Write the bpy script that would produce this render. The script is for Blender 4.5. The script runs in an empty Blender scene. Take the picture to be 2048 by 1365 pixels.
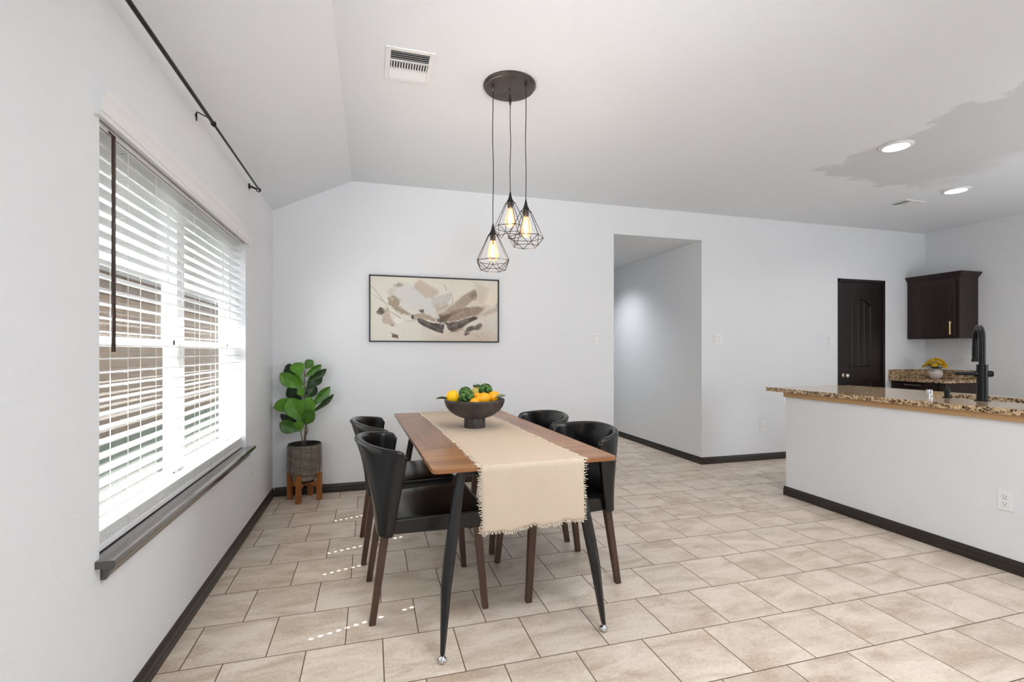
import bpy, bmesh, math, random
import numpy as np
from mathutils import Vector, Matrix
random.seed(7); np.random.seed(7)
PI = math.pi
S = bpy.context.scene
C = S.collection
# ---------------------------------------------------------------- camera
FPX = 976.47
cam = bpy.data.cameras.new('camera'); co = bpy.data.objects.new('camera', cam); C.objects.link(co)
cam.sensor_width = 36.0; cam.sensor_fit = 'HORIZONTAL'
cam.lens = FPX / 2048 * 36.0
cam.shift_y = (703.54 - 682.5) / 2048
cam.clip_start = 0.05; cam.clip_end = 200
YAW = math.atan((1024 - 741.74) / FPX)
co.location = (0, 0, 1.236); co.rotation_euler = (PI / 2, 0, -YAW)
S.camera = co
# ---------------------------------------------------------------- world and exposure
S.view_settings.view_transform = 'Standard'; S.view_settings.look = 'None'
S.view_settings.exposure = 0.03; S.view_settings.gamma = 1.0; S.view_settings.use_curve_mapping = False
w = bpy.data.worlds.new('sky'); S.world = w; w.use_nodes = True
bg = w.node_tree.nodes['Background']; bg.inputs[0].default_value = (0.86, 0.93, 1.0, 1); bg.inputs[1].default_value = 8.2
# ---------------------------------------------------------------- sun (slants in through the cord holes of the blind)
sun = bpy.data.lights.new('sun', 'SUN'); sun.energy = 55.0; sun.angle = math.radians(0.5); sun.color = (1, 0.95, 0.88)
so = bpy.data.objects.new('sun', sun); C.objects.link(so)
so.rotation_euler = Vector((1, 0.33, -1.25)).to_track_quat('-Z', 'Y').to_euler()
# ---------------------------------------------------------------- tilted flash and unseen area lights added as fill
def area(name, loc, target, sx, sy, e, col=(1, 1, 1), spread=180):
    l = bpy.data.lights.new(name, 'AREA'); l.shape = 'RECTANGLE'; l.size = sx; l.size_y = sy; l.energy = e; l.color = col
    l.spread = math.radians(spread)
    o = bpy.data.objects.new(name, l); C.objects.link(o); o.location = loc
    o.rotation_euler = (Vector(target) - Vector(loc)).to_track_quat('-Z', 'Y').to_euler(); return o
DAY = (0.97, 0.985, 1.0)
COOL = (0.90, 0.95, 1.0)
area('right_side_fill', (6.7, -1.2, 1.5), (-0.8, 1.5, 1.0), 1.6, 1.4, 92, COOL)  # added fill from the right behind the camera; no window is built there
area('tilted_flash', (0.6, -0.6, 1.5), (0.9, 3.6, 2.9), 0.5, 0.5, 10.5, COOL, 75)
area('kitchen_bounce_fill', (5.4, 0.3, 0.9), (5.4, 0.8, 2.75), 1.2, 1.2, 30, COOL, 150)  # unseen upward fill, added to brighten the kitchen walls and ceiling
area('near_overhead_fill', (0.9, 0.5, 2.68), (0.95, 0.9, 0), 0.7, 0.7, 26, COOL, 150)  # added overhead fill for the near floor and lower walls, no fixture modelled
area('centre_overhead_fill', (2.2, 0.9, 2.70), (2.5, 1.3, 0), 0.7, 0.7, 12, COOL, 150)  # second added overhead fill, out of view and without a fixture
area('rear_left_fill', (-0.6, -2.6, 1.4), (4, 2.2, 0.3), 1.4, 1.4, 30, COOL, 110)  # added fill from the rear left, brightens the half wall and right side
# ---------------------------------------------------------------- materials
def nt(name):
    m = bpy.data.materials.new(name); m.use_nodes = True
    return m, m.node_tree, m.node_tree.nodes['Principled BSDF']
def srgb(r, g, b):
    f = lambda c: (c / 255 / 12.92) if c / 255 <= 0.04045 else ((c / 255 + 0.055) / 1.055) ** 2.4
    return (f(r), f(g), f(b), 1)
def simple(name, col, rough=0.5, metal=0.0, **kw):
    m, t, b = nt(name); b.inputs['Base Color'].default_value = col; b.inputs['Roughness'].default_value = rough
    b.inputs['Metallic'].default_value = metal
    for k, v in kw.items(): b.inputs[k.replace('_', ' ')].default_value = v
    return m
def N(t, typ, **kw):
    n = t.nodes.new(typ)
    for k, v in kw.items():
        if k.startswith('i_'): n.inputs[k[2:].replace('_', ' ')].default_value = v
        else: setattr(n, k, v)
    return n
def obco(t, scale=(1, 1, 1), rot=(0, 0, 0), loc=(0, 0, 0), kind='Object'):
    tc = N(t, 'ShaderNodeTexCoord'); mp = N(t, 'ShaderNodeMapping')
    mp.inputs['Scale'].default_value = scale; mp.inputs['Rotation'].default_value = rot; mp.inputs['Location'].default_value = loc
    t.links.new(tc.outputs[kind], mp.inputs['Vector']); return mp.outputs['Vector']
def ramp(t, src, stops):
    r = N(t, 'ShaderNodeValToRGB'); e = r.color_ramp.elements
    while len(e) < len(stops): e.new(0.5)
    for i, (p, c) in enumerate(stops): e[i].position = p; e[i].color = c
    t.links.new(src, r.inputs[0]); return r.outputs[0]
def bump(t, b, src, strength=0.2, dist=0.01):
    n = N(t, 'ShaderNodeBump'); n.inputs['Strength'].default_value = strength; n.inputs['Distance'].default_value = dist
    t.links.new(src, n.inputs['Height']); t.links.new(n.outputs[0], b.inputs['Normal']); return n
def mix(t, fac, a, b, mode='MIX'):
    n = N(t, 'ShaderNodeMix', data_type='RGBA', blend_type=mode)
    for s, v in ((0, fac), (6, a), (7, b)):
        if hasattr(v, 'is_output'): t.links.new(v, n.inputs[s])
        else: n.inputs[s].default_value = v
    return n.outputs[2]
def noisy(name, c1, c2, scale=8, rough=0.5, stretch=(1, 1, 1), bstr=0.0, bdist=0.002, detail=6, rot=(0, 0, 0), lo=0.35, hi=0.65, **kw):
    m, t, b = nt(name); v = obco(t, stretch, rot)
    n = N(t, 'ShaderNodeTexNoise', i_Scale=scale, i_Detail=detail); t.links.new(v, n.inputs['Vector'])
    t.links.new(ramp(t, n.outputs[0], [(lo, c1), (hi, c2)]), b.inputs['Base Color']); b.inputs['Roughness'].default_value = rough
    for k, x in kw.items(): b.inputs[k.replace('_', ' ')].default_value = x
    if bstr: bump(t, b, n.outputs[0], bstr, bdist)
    return m
def wall_mat(name, col, bs=0.35):
    m, t, b = nt(name); b.inputs['Base Color'].default_value = col; b.inputs['Roughness'].default_value = 0.75
    b.inputs['Specular IOR Level'].default_value = 0.25
    v = obco(t); n = N(t, 'ShaderNodeTexNoise', i_Scale=62, i_Detail=5); t.links.new(v, n.inputs['Vector'])
    bump(t, b, n.outputs[0], 0.5, 0.005); return m
M = {}
M['wall'] = wall_mat('wall_paint', (0.79, 0.80, 0.818, 1))
def ceiling_mat():
    m, t, b = nt('ceiling_paint'); b.inputs['Roughness'].default_value = 0.8
    tc = N(t, 'ShaderNodeTexCoord'); sep = N(t, 'ShaderNodeSeparateXYZ')
    ns = N(t, 'ShaderNodeTexNoise', i_Scale=2.2, i_Detail=7, i_Roughness=0.65); t.links.new(tc.outputs['Object'], ns.inputs['Vector'])
    sc = N(t, 'ShaderNodeVectorMath', operation='SUBTRACT'); t.links.new(ns.outputs['Color'], sc.inputs[0]); sc.inputs[1].default_value = (.5, .5, .5)
    s2 = N(t, 'ShaderNodeVectorMath', operation='SCALE'); t.links.new(sc.outputs[0], s2.inputs[0]); s2.inputs['Scale'].default_value = 0.9
    ad = N(t, 'ShaderNodeVectorMath', operation='ADD'); t.links.new(tc.outputs['Object'], ad.inputs[0]); t.links.new(s2.outputs[0], ad.inputs[1])
    t.links.new(ad.outputs[0], sep.inputs[0])
    def mr(src, a, b_):
        n = N(t, 'ShaderNodeMapRange', interpolation_type='SMOOTHSTEP'); n.inputs[1].default_value = a; n.inputs[2].default_value = b_
        t.links.new(src, n.inputs[0]); return n.outputs[0]
    def mul(a, b_):
        n = N(t, 'ShaderNodeMath', operation='MULTIPLY'); t.links.new(a, n.inputs[0]); t.links.new(b_, n.inputs[1]); return n.outputs[0]
    k = mul(mul(mr(sep.outputs[0], 3.52, 3.60), mr(sep.outputs[0], 5.1, 4.6)), mul(mr(sep.outputs[1], 3.32, 3.24), mr(sep.outputs[1], 0.4, 0.6)))
    t.links.new(mix(t, k, (0.79, 0.812, 0.845, 1), (0.65, 0.665, 0.69, 1)), b.inputs['Base Color'])
    n2 = N(t, 'ShaderNodeTexNoise', i_Scale=80, i_Detail=4); t.links.new(tc.outputs['Object'], n2.inputs['Vector'])
    bump(t, b, n2.outputs[0], 0.35, 0.004); return m
M['ceiling'] = ceiling_mat()
def floor_mat():
    m, t, b = nt('floor_tile'); TW, TH = 0.305, 0.312
    v = obco(t, (1, 1, 1), (0, 0, 0), (0.409 + 40 * TW, -2.172 + 41 * TH, 0))
    br = N(t, 'ShaderNodeTexBrick', offset=0.5, offset_frequency=2)
    t.links.new(v, br.inputs['Vector'])
    br.inputs['Color1'].default_value = (0, 0, 0, 1); br.inputs['Color2'].default_value = (1, 1, 1, 1); br.inputs['Mortar'].default_value = (.5, .5, .5, 1)
    br.inputs['Scale'].default_value = 1; br.inputs['Mortar Size'].default_value = 0.0026; br.inputs['Mortar Smooth'].default_value = 0.15
    br.inputs['Brick Width'].default_value = TW; br.inputs['Row Height'].default_value = TH; br.inputs['Bias'].default_value = 0
    # each tile gets its own piece of stone
    sc = N(t, 'ShaderNodeVectorMath', operation='SCALE'); t.links.new(br.outputs['Color'], sc.inputs[0]); sc.inputs['Scale'].default_value = 31.0
    base = obco(t, (1.3, 3.0, 1), (0, 0, math.radians(-38)))
    ad = N(t, 'ShaderNodeVectorMath', operation='ADD'); t.links.new(base, ad.inputs[0]); t.links.new(sc.outputs[0], ad.inputs[1])
    n1 = N(t, 'ShaderNodeTexNoise', i_Scale=2.6, i_Detail=8, i_Roughness=0.62, i_Distortion=0.6); t.links.new(ad.outputs[0], n1.inputs['Vector'])
    n2 = N(t, 'ShaderNodeTexNoise', i_Scale=70, i_Detail=5, i_Roughness=0.7); t.links.new(obco(t), n2.inputs['Vector'])
    c = ramp(t, n1.outputs[0], [(0.34, srgb(186, 160, 135)), (0.47, srgb(216, 199, 180)), (0.60, srgb(238, 224, 207))])
    c = mix(t, 0.35, c, ramp(t, n2.outputs[0], [(0.3, srgb(180, 158, 138)), (0.58, srgb(236, 222, 206))]))
    tint = ramp(t, br.outputs['Color'], [(0, (0.93, 0.93, 0.93, 1)), (1, (1.0, 1.0, 1.0, 1))])
    c = mix(t, 1.0, c, tint, 'MULTIPLY')
    c = mix(t, br.outputs['Fac'], c, srgb(112, 90, 74))
    t.links.new(c, b.inputs['Base Color'])
    t.links.new(ramp(t, br.outputs['Fac'], [(0, (.36, .36, .36, 1)), (1, (.9, .9, .9, 1))]), b.inputs['Roughness'])
    b.inputs['Specular IOR Level'].default_value = 0.45
    inv = N(t, 'ShaderNodeMath', operation='MULTIPLY_ADD'); t.links.new(br.outputs['Fac'], inv.inputs[0]); inv.inputs[1].default_value = -1.0
    m3 = N(t, 'ShaderNodeMath', operation='MULTIPLY'); t.links.new(n2.outputs[0], m3.inputs[0]); m3.inputs[1].default_value = 0.25
    t.links.new(m3.outputs[0], inv.inputs[2])
    bump(t, b, inv.outputs[0], 0.5, 0.0012); return m
M['floor'] = floor_mat()
def espresso(name, a, b_, rough, chips=False):
    m, t, b = nt(name); n = N(t, 'ShaderNodeTexNoise', i_Scale=6, i_Detail=6); t.links.new(obco(t, (1, 1, 6)), n.inputs['Vector'])
    c = ramp(t, n.outputs[0], [(0.3, a), (0.7, b_)])
    if chips:
        n2 = N(t, 'ShaderNodeTexNoise', i_Scale=34, i_Detail=3); t.links.new(obco(t), n2.inputs['Vector'])
        c = mix(t, ramp(t, n2.outputs[0], [(0.775, (0, 0, 0, 1)), (0.79, (1, 1, 1, 1))]), c, srgb(190, 175, 155))
    t.links.new(c, b.inputs['Base Color']); b.inputs['Roughness'].default_value = rough; return m
M['baseboard'] = espresso('baseboard_stain', srgb(34, 27, 24), srgb(48, 38, 33), 0.38, True)
M['sill'] = espresso('sill_stain', srgb(38, 30, 26), srgb(62, 48, 38), 0.16)
M['sill'].node_tree.nodes['Principled BSDF'].inputs['Coat Weight'].default_value = 1.0
M['sill'].node_tree.nodes['Principled BSDF'].inputs['Coat IOR'].default_value = 1.8
M['sill'].node_tree.nodes['Principled BSDF'].inputs['Coat Roughness'].default_value = 0.1
M['cab'] = noisy('cabinet_espresso', srgb(30, 15, 14), srgb(42, 22, 20), 14, 0.4, (1, 1, .2))
M['door'] = noisy('door_espresso', srgb(17, 8, 8), srgb(26, 13, 12), 14, 0.36, (1, 1, .2))
M['trim'] = simple('trim_white', (0.82, 0.82, 0.82, 1), 0.4)
M['vinyl'] = simple('window_vinyl', (0.85, 0.85, 0.86, 1), 0.35)
M['slat'] = simple('blind_slat', (0.86, 0.86, 0.86, 1), 0.35)
M['cord'] = simple('blind_cord', (0.8, 0.78, 0.74, 1), 0.7)
M['wand'] = noisy('wand_wood', srgb(48, 36, 32), srgb(82, 62, 54), 30, 0.35, (1, 1, .1))
M['blackmetal'] = simple('black_metal', srgb(30, 30, 32), 0.38, 0.6)
M['rod'] = simple('rod_bronze', srgb(26, 23, 22), 0.4, 0.5)
M['tablemetal'] = noisy('table_leg_metal', srgb(14, 14, 15), srgb(24, 24, 26), 60, 0.40, bstr=0.05)
M['chrome'] = simple('chrome', (0.62, 0.62, 0.63, 1), 0.12, 1.0)
M['nickel'] = simple('satin_nickel', (0.75, 0.68, 0.6, 1), 0.25, 1.0)
M['gold'] = simple('brushed_gold', (0.86, 0.60, 0.30, 1), 0.3, 0.9)
M['steel'] = simple('sink_steel', (0.45, 0.45, 0.46, 1), 0.3, 1.0)
M['bronze'] = noisy('canopy_bronze', srgb(74, 66, 62), srgb(96, 86, 82), 9, 0.35, Metallic=0.6)
M['wire'] = simple('cage_wire', srgb(38, 38, 40), 0.4, 0.6)
M['plastic'] = simple('switch_plastic', (0.84, 0.84, 0.83, 1), 0.3)
M['slot'] = simple('slot_dark', (0.03, 0.03, 0.03, 1), 0.6)
M['reveal'] = simple('reveal_white', (0.80, 0.80, 0.80, 1), 0.6)
def leather():
    m, t, b = nt('black_leather'); b.inputs['Base Color'].default_value = srgb(12, 12, 14); b.inputs['Roughness'].default_value = 0.24
    b.inputs['Specular IOR Level'].default_value = 0.5
    vo = N(t, 'ShaderNodeTexVoronoi', i_Scale=260); t.links.new(obco(t), vo.inputs['Vector'])
    n = N(t, 'ShaderNodeTexNoise', i_Scale=9, i_Detail=4); t.links.new(obco(t), n.inputs['Vector'])
    ad = N(t, 'ShaderNodeMath', operation='MULTIPLY_ADD'); t.links.new(vo.outputs['Distance'], ad.inputs[0]); ad.inputs[1].default_value = 0.5; t.links.new(n.outputs[0], ad.inputs[2])
    bump(t, b, ad.outputs[0], 0.10, 0.002)
    return m
M['leather'] = leather()
def wood(name, c1, c2, c3, rough, along='Y', scale=1.0):
    m, t, b = nt(name)
    st = {'Y': (26, 1.6, 26), 'X': (1.6, 26, 26), 'Z': (26, 26, 1.6)}[along]
    n = N(t, 'ShaderNodeTexNoise', i_Scale=scale * 1.0, i_Detail=7, i_Roughness=0.6, i_Distortion=0.5); t.links.new(obco(t, st), n.inputs['Vector'])
    st2 = {'Y': (7, .5, 7), 'X': (.5, 7, 7), 'Z': (7, 7, .5)}[along]
    n2 = N(t, 'ShaderNodeTexNoise', i_Scale=scale, i_Detail=3, i_Distortion=1.2); t.links.new(obco(t, st2), n2.inputs['Vector'])
    c = ramp(t, n.outputs[0], [(0.3, c1), (0.52, c2), (0.72, c3)])
    c = mix(t, 0.5, c, ramp(t, n2.outputs[0], [(0.35, c1), (0.5, c2), (0.65, c3)]))
    t.links.new(c, b.inputs['Base Color']); b.inputs['Roughness'].default_value = rough
    bump(t, b, n.outputs[0], 0.08, 0.001); return m
M['walnut_y'] = wood('walnut_lengthwise', srgb(116, 78, 50), srgb(150, 107, 74), srgb(172, 130, 94), 0.3, 'Y')
M['walnut_x'] = wood('walnut_crosswise', srgb(120, 76, 44), srgb(160, 110, 70), srgb(184, 136, 90), 0.27, 'X')
M['leg'] = wood('chair_leg_wood', srgb(56, 38, 29), srgb(80, 56, 44), srgb(100, 72, 58), 0.4, 'Z')
M['acacia'] = wood('acacia_wood', srgb(110, 62, 26), srgb(160, 98, 44), srgb(188, 126, 66), 0.4, 'Z', 1.2)
M['ply'] = wood('support_wood', srgb(166, 128, 86), srgb(186, 148, 104), srgb(198, 162, 118), 0.6, 'Y', 0.6)
def granite():
    m, t, b = nt('granite'); v = obco(t)
    n1 = N(t, 'ShaderNodeTexNoise', i_Scale=55, i_Detail=5, i_Roughness=0.65); t.links.new(v, n1.inputs['Vector'])
    n2 = N(t, 'ShaderNodeTexVoronoi', i_Scale=75); t.links.new(v, n2.inputs['Vector'])
    n3 = N(t, 'ShaderNodeTexNoise', i_Scale=24, i_Detail=4); t.links.new(v, n3.inputs['Vector'])
    c = ramp(t, n1.outputs[0], [(0.36, srgb(46, 30, 24)), (0.43, srgb(120, 92, 66)), (0.49, srgb(196, 166, 128)), (0.62, srgb(222, 200, 168))])
    sp = ramp(t, n3.outputs[0], [(0.50, (0, 0, 0, 1)), (0.56, (1, 1, 1, 1))])
    c2 = mix(t, sp, c, ramp(t, n2.outputs['Distance'], [(0.25, srgb(36, 26, 24)), (0.45, srgb(128, 102, 78)), (0.7, srgb(204, 178, 142))]))
    t.links.new(c2, b.inputs['Base Color']); b.inputs['Roughness'].default_value = 0.10; b.inputs['Specular IOR Level'].default_value = 0.22; return m
M['granite'] = granite()
def cloth():
    m, t, b = nt('runner_weave'); tc = N(t, 'ShaderNodeTexCoord'); sp = N(t, 'ShaderNodeSeparateXYZ'); t.links.new(tc.outputs['UV'], sp.inputs[0])
    nz = N(t, 'ShaderNodeTexNoise', i_Scale=60, i_Detail=2); t.links.new(tc.outputs['UV'], nz.inputs['Vector'])
    def sn(src, per):
        a = N(t, 'ShaderNodeMath', operation='MULTIPLY_ADD'); t.links.new(src, a.inputs[0]); a.inputs[1].default_value = 2 * PI / per
        k_ = N(t, 'ShaderNodeMath', operation='MULTIPLY'); t.links.new(nz.outputs[0], k_.inputs[0]); k_.inputs[1].default_value = 3.0; t.links.new(k_.outputs[0], a.inputs[2])
        c = N(t, 'ShaderNodeMath', operation='SINE'); t.links.new(a.outputs[0], c.inputs[0]); return c.outputs[0]
    s = N(t, 'ShaderNodeMath', operation='MULTIPLY'); t.links.new(sn(sp.outputs[0], .0072), s.inputs[0]); t.links.new(sn(sp.outputs[1], .0060), s.inputs[1])
    h = N(t, 'ShaderNodeMath', operation='MULTIPLY_ADD'); t.links.new(s.outputs[0], h.inputs[0]); h.inputs[1].default_value = .5; h.inputs[2].default_value = .5
    t.links.new(ramp(t, h.outputs[0], [(0.0, srgb(192, 171, 149)), (0.55, srgb(221, 203, 183))]), b.inputs['Base Color'])
    b.inputs['Roughness'].default_value = 0.95; b.inputs['Specular IOR Level'].default_value = 0.1
    bump(t, b, h.outputs[0], 0.6, 0.0016); return m
M['cloth'] = cloth()
M['fringe'] = simple('fringe_cotton', srgb(238, 224, 204), 0.95)
M['bowl'] = noisy('bowl_stone', srgb(48, 42, 40), srgb(72, 64, 60), 14, 0.42, bstr=0.12)
M['lemon'] = noisy('lemon_skin', srgb(250, 186, 10), srgb(255, 204, 22), 60, 0.38, bstr=0.15, Specular_IOR_Level=0.4)
M['orange'] = noisy('ripe_lemon_skin', srgb(250, 164, 8), srgb(252, 186, 18), 60, 0.4, bstr=0.15)
M['palelemon'] = noisy('pale_lemon_skin', srgb(232, 220, 110), srgb(240, 226, 120), 60, 0.4, bstr=0.15)
M['moss'] = noisy('moss', srgb(14, 42, 10), srgb(104, 148, 70), 48, 0.9, bstr=1.0, bdist=0.01, lo=.4, hi=.66)
M['citrusleaf'] = noisy('citrus_leaf', srgb(44, 62, 32), srgb(70, 86, 48), 20, 0.5)
M['paleleaf'] = noisy('pale_citrus_leaf', srgb(110, 124, 92), srgb(150, 160, 128), 40, 0.6)
def leafm(name, a, b_, v_):
    m, t, b = nt(name); n = N(t, 'ShaderNodeTexNoise', i_Scale=18, i_Detail=3); t.links.new(obco(t), n.inputs['Vector'])
    t.links.new(ramp(t, n.outputs[0], [(.3, a), (.7, b_)]), b.inputs['Base Color']); b.inputs['Roughness'].default_value = 0.38
    b.inputs['Subsurface Weight'].default_value = 0.0; return m
M['figlight'] = leafm('fig_leaf_light', srgb(62, 118, 22), srgb(96, 150, 40), 0)
M['figdark'] = leafm('fig_leaf_dark', srgb(18, 40, 14), srgb(36, 64, 22), 0)
M['figmid'] = leafm('fig_leaf_mid', srgb(46, 90, 22), srgb(74, 120, 36), 0)
M['vein'] = simple('leaf_vein', srgb(128, 168, 74), 0.5)
M['bark'] = noisy('fig_bark', srgb(84, 72, 58), srgb(118, 104, 86), 40, 0.8, (1, 1, .2))
M['soil'] = noisy('potting_soil', srgb(30, 26, 22), srgb(52, 44, 36), 60, 0.95, bstr=0.6)
def rope():
    m, t, b = nt('rope_weave'); w_ = N(t, 'ShaderNodeTexWave', i_Scale=10, bands_direction='Z')
    tc = N(t, 'ShaderNodeTexNoise', i_Scale=120, i_Detail=2); t.links.new(obco(t), tc.inputs['Vector'])
    t.links.new(ramp(t, tc.outputs[0], [(.35, srgb(128, 116, 104)), (.65, srgb(172, 160, 146))]), b.inputs['Base Color']); b.inputs['Roughness'].default_value = .85
    bump(t, b, tc.outputs[0], .5, .002); return m
M['rope'] = rope()
M['potin'] = simple('pot_liner', srgb(34, 31, 29), 0.6)
M['vase'] = simple('vase_ceramic', srgb(206, 194, 188), 0.45)
M['petal'] = noisy('yellow_petals', srgb(206, 158, 16), srgb(240, 204, 40), 60, 0.6, bstr=0.6)
M['vaseleaf'] = noisy('bouquet_leaf', srgb(34, 44, 20), srgb(70, 80, 36), 30, 0.6)
def emis(name, col, st):
    m = bpy.data.materials.new(name); m.use_nodes = True; t = m.node_tree; t.nodes.remove(t.nodes['Principled BSDF'])
    e = N(t, 'ShaderNodeEmission'); e.inputs[0].default_value = col; e.inputs[1].default_value = st
    t.links.new(e.outputs[0], t.nodes['Material Output'].inputs[0]); return m
M['led'] = emis('led_lens', (1, 0.98, 0.95, 1), 6.0)
M['filament'] = emis('filament_glow', (1, 0.80, 0.52, 1), 7.0)
def glassm(name, tint, gloss, em=None, es=0):
    m = bpy.data.materials.new(name); m.use_nodes = True; t = m.node_tree; t.nodes.remove(t.nodes['Principled BSDF'])
    tr = N(t, 'ShaderNodeBsdfTransparent'); tr.inputs[0].default_value = tint
    gl = N(t, 'ShaderNodeBsdfGlossy'); gl.inputs['Roughness'].default_value = 0.02
    mx = N(t, 'ShaderNodeMixShader'); mx.inputs[0].default_value = gloss
    t.links.new(tr.outputs[0], mx.inputs[1]); t.links.new(gl.outputs[0], mx.inputs[2]); out = mx.outputs[0]
    if em:
        e = N(t, 'ShaderNodeEmission'); e.inputs[0].default_value = em; e.inputs[1].default_value = es
        ad = N(t, 'ShaderNodeAddShader'); t.links.new(out, ad.inputs[0]); t.links.new(e.outputs[0], ad.inputs[1]); out = ad.outputs[0]
    t.links.new(out, t.nodes['Material Output'].inputs[0]); return m
M['glass'] = glassm('window_glass', (0.97, 0.98, 0.98, 1), 0.04)
M['bulb'] = glassm('amber_bulb_glass', (1.0, 0.86, 0.70, 1), 0.06, (1, 0.62, 0.32, 1), 0.42)
def brickm():
    m, t, b = nt('neighbour_brick'); tc = N(t, 'ShaderNodeTexCoord'); sp = N(t, 'ShaderNodeSeparateXYZ'); cb = N(t, 'ShaderNodeCombineXYZ')
    t.links.new(tc.outputs['Object'], sp.inputs[0]); t.links.new(sp.outputs[1], cb.inputs[0]); t.links.new(sp.outputs[2], cb.inputs[1])
    br = N(t, 'ShaderNodeTexBrick', offset=0.5); t.links.new(cb.outputs[0], br.inputs['Vector'])
    br.inputs['Color1'].default_value = srgb(46, 30, 13); br.inputs['Color2'].default_value = srgb(60, 40, 18); br.inputs['Mortar'].default_value = srgb(68, 51, 32)
    br.inputs['Scale'].default_value = 1; br.inputs['Brick Width'].default_value = .2; br.inputs['Row Height'].default_value = .075; br.inputs['Mortar Size'].default_value = .008
    t.links.new(br.outputs[0], b.inputs['Base Color']); b.inputs['Roughness'].default_value = .9; return m
M['brick'] = brickm()
M['roof'] = noisy('shingles', srgb(150, 146, 142), srgb(178, 174, 170), 20, .9)
M['soffit'] = simple('soffit', (0.75, 0.74, 0.72, 1), .7)
M['grass'] = noisy('grass_blades', srgb(18, 26, 10), srgb(36, 47, 20), 12, .9)
M['fencewood'] = noisy('fence_cedar', srgb(40, 27, 16), srgb(60, 42, 26), 10, .85, (6, 6, .5))
# ---------------------------------------------------------------- geometry helpers
def mesh_obj(name, bm, m=None, parent=None, smooth=False, loc=None):
    me = bpy.data.meshes.new(name); bmesh.ops.recalc_face_normals(bm, faces=bm.faces[:]); bm.to_mesh(me); bm.free()
    if m is not None:
        for q in (m if isinstance(m, (list, tuple)) else [m]): me.materials.append(q)
    if smooth:
        for p in me.polygons: p.use_smooth = True
    o = bpy.data.objects.new(name, me); C.objects.link(o)
    if parent is not None: o.parent = parent
    if loc is not None: o.location = loc
    return o
def autosmooth(o, ang=40):
    me = o.data
    for p in me.polygons: p.use_smooth = True
    bm = bmesh.new(); bm.from_mesh(me); a = math.radians(ang)
    for e in bm.edges:
        e.smooth = not (len(e.link_faces) == 2 and e.calc_face_angle(0) > a)
    bm.to_mesh(me); bm.free(); return o
def box(bm, x0, x1, y0, y1, z0, z1, bev=0, mi=0, seg=2):
    r = bmesh.ops.create_cube(bm, size=1.0); vs = r['verts']
    for v in vs:
        v.co = Vector(((x0 + x1) / 2 + v.co.x * (x1 - x0), (y0 + y1) / 2 + v.co.y * (y1 - y0), (z0 + z1) / 2 + v.co.z * (z1 - z0)))
    fs = {f for v in vs for f in v.link_faces}
    for f in fs: f.material_index = mi
    if bev:
        es = list({e for v in vs for e in v.link_edges})
        bmesh.ops.bevel(bm, geom=es, offset=bev, segments=seg, affect='EDGES', profile=0.5)
def cyl(bm, p0, p1, r0, r1=None, n=16, caps=True):
    r1 = r0 if r1 is None else r1; p0 = Vector(p0); p1 = Vector(p1); d = p1 - p0
    q = d.to_track_quat('Z', 'Y').to_matrix().to_4x4(); q.translation = (p0 + p1) / 2
    bmesh.ops.create_cone(bm, cap_ends=caps, segments=n, radius1=r0, radius2=r1, depth=d.length, matrix=q)
def tube(bm, pts, r, n=8, caps=True, closed=False):
    pts = [Vector(p) for p in pts]; rings = []; N_ = len(pts)
    rs = r if isinstance(r, (list, tuple)) else [r] * N_
    up = Vector((0, 0, 1)); prev = None
    for i, p in enumerate(pts):
        a = pts[(i - 1) % N_] if (closed or i > 0) else p; b = pts[(i + 1) % N_] if (closed or i < N_ - 1) else p
        t = (b - a).normalized()
        if prev is None:
            u = t.cross(up)
            if u.length < 1e-3: u = t.cross(Vector((1, 0, 0)))
            u.normalize()
        else:
            u = prev - t * prev.dot(t); u.normalize()
        prev = u; v = t.cross(u)
        rings.append([bm.verts.new(p + (u * math.cos(2 * PI * k / n) + v * math.sin(2 * PI * k / n)) * rs[i]) for k in range(n)])
    for i in range(N_ if closed else N_ - 1):
        A = rings[i]; B = rings[(i + 1) % N_]
        for k in range(n): bm.faces.new((A[k], A[(k + 1) % n], B[(k + 1) % n], B[k]))
    if caps and not closed:
        bm.faces.new(rings[0]); bm.faces.new(rings[-1][::-1])
def lathe(bm, prof, n=48, c=(0, 0, 0), cap0=True, cap1=True):
    rings = []
    for r, z in prof:
        rings.append([bm.verts.new((c[0] + r * math.cos(2 * PI * k / n), c[1] + r * math.sin(2 * PI * k / n), c[2] + z)) for k in range(n)])
    for a, b in zip(rings, rings[1:]):
        for k in range(n): bm.faces.new((a[k], a[(k + 1) % n], b[(k + 1) % n], b[k]))
    if cap0: bm.faces.new(rings[0])
    if cap1: bm.faces.new(rings[-1])
def prism(bm, poly, axis, a0, a1, mi=0):
    """poly of 2D points extruded along an axis ('X': pts are (y,z); 'Y': (x,z); 'Z': (x,y))"""
    f = {'X': lambda p, a: (a, p[0], p[1]), 'Y': lambda p, a: (p[0], a, p[1]), 'Z': lambda p, a: (p[0], p[1], a)}[axis]
    A = [bm.verts.new(f(p, a0)) for p in poly]; B = [bm.verts.new(f(p, a1)) for p in poly]; n = len(poly)
    fs = [bm.faces.new(A), bm.faces.new(B[::-1])]
    for k in range(n): fs.append(bm.faces.new((A[k], B[k], B[(k + 1) % n], A[(k + 1) % n])))
    for q in fs: q.material_index = mi
def ellipsoid(bm, c, rx, ry, rz, seg=20, rings=12, rot=None):
    mt = Matrix.Translation(c) @ (rot.to_4x4() if rot is not None else Matrix.Identity(4)) @ Matrix.Diagonal((rx, ry, rz, 1))
    return bmesh.ops.create_uvsphere(bm, u_segments=seg, v_segments=rings, radius=1.0, matrix=mt)
def tag(o, label=None, cat=None, group=None, kind=None):
    if label: o['label'] = label
    if cat: o['category'] = cat
    if group: o['group'] = group
    if kind: o['kind'] = kind
    return o
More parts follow.
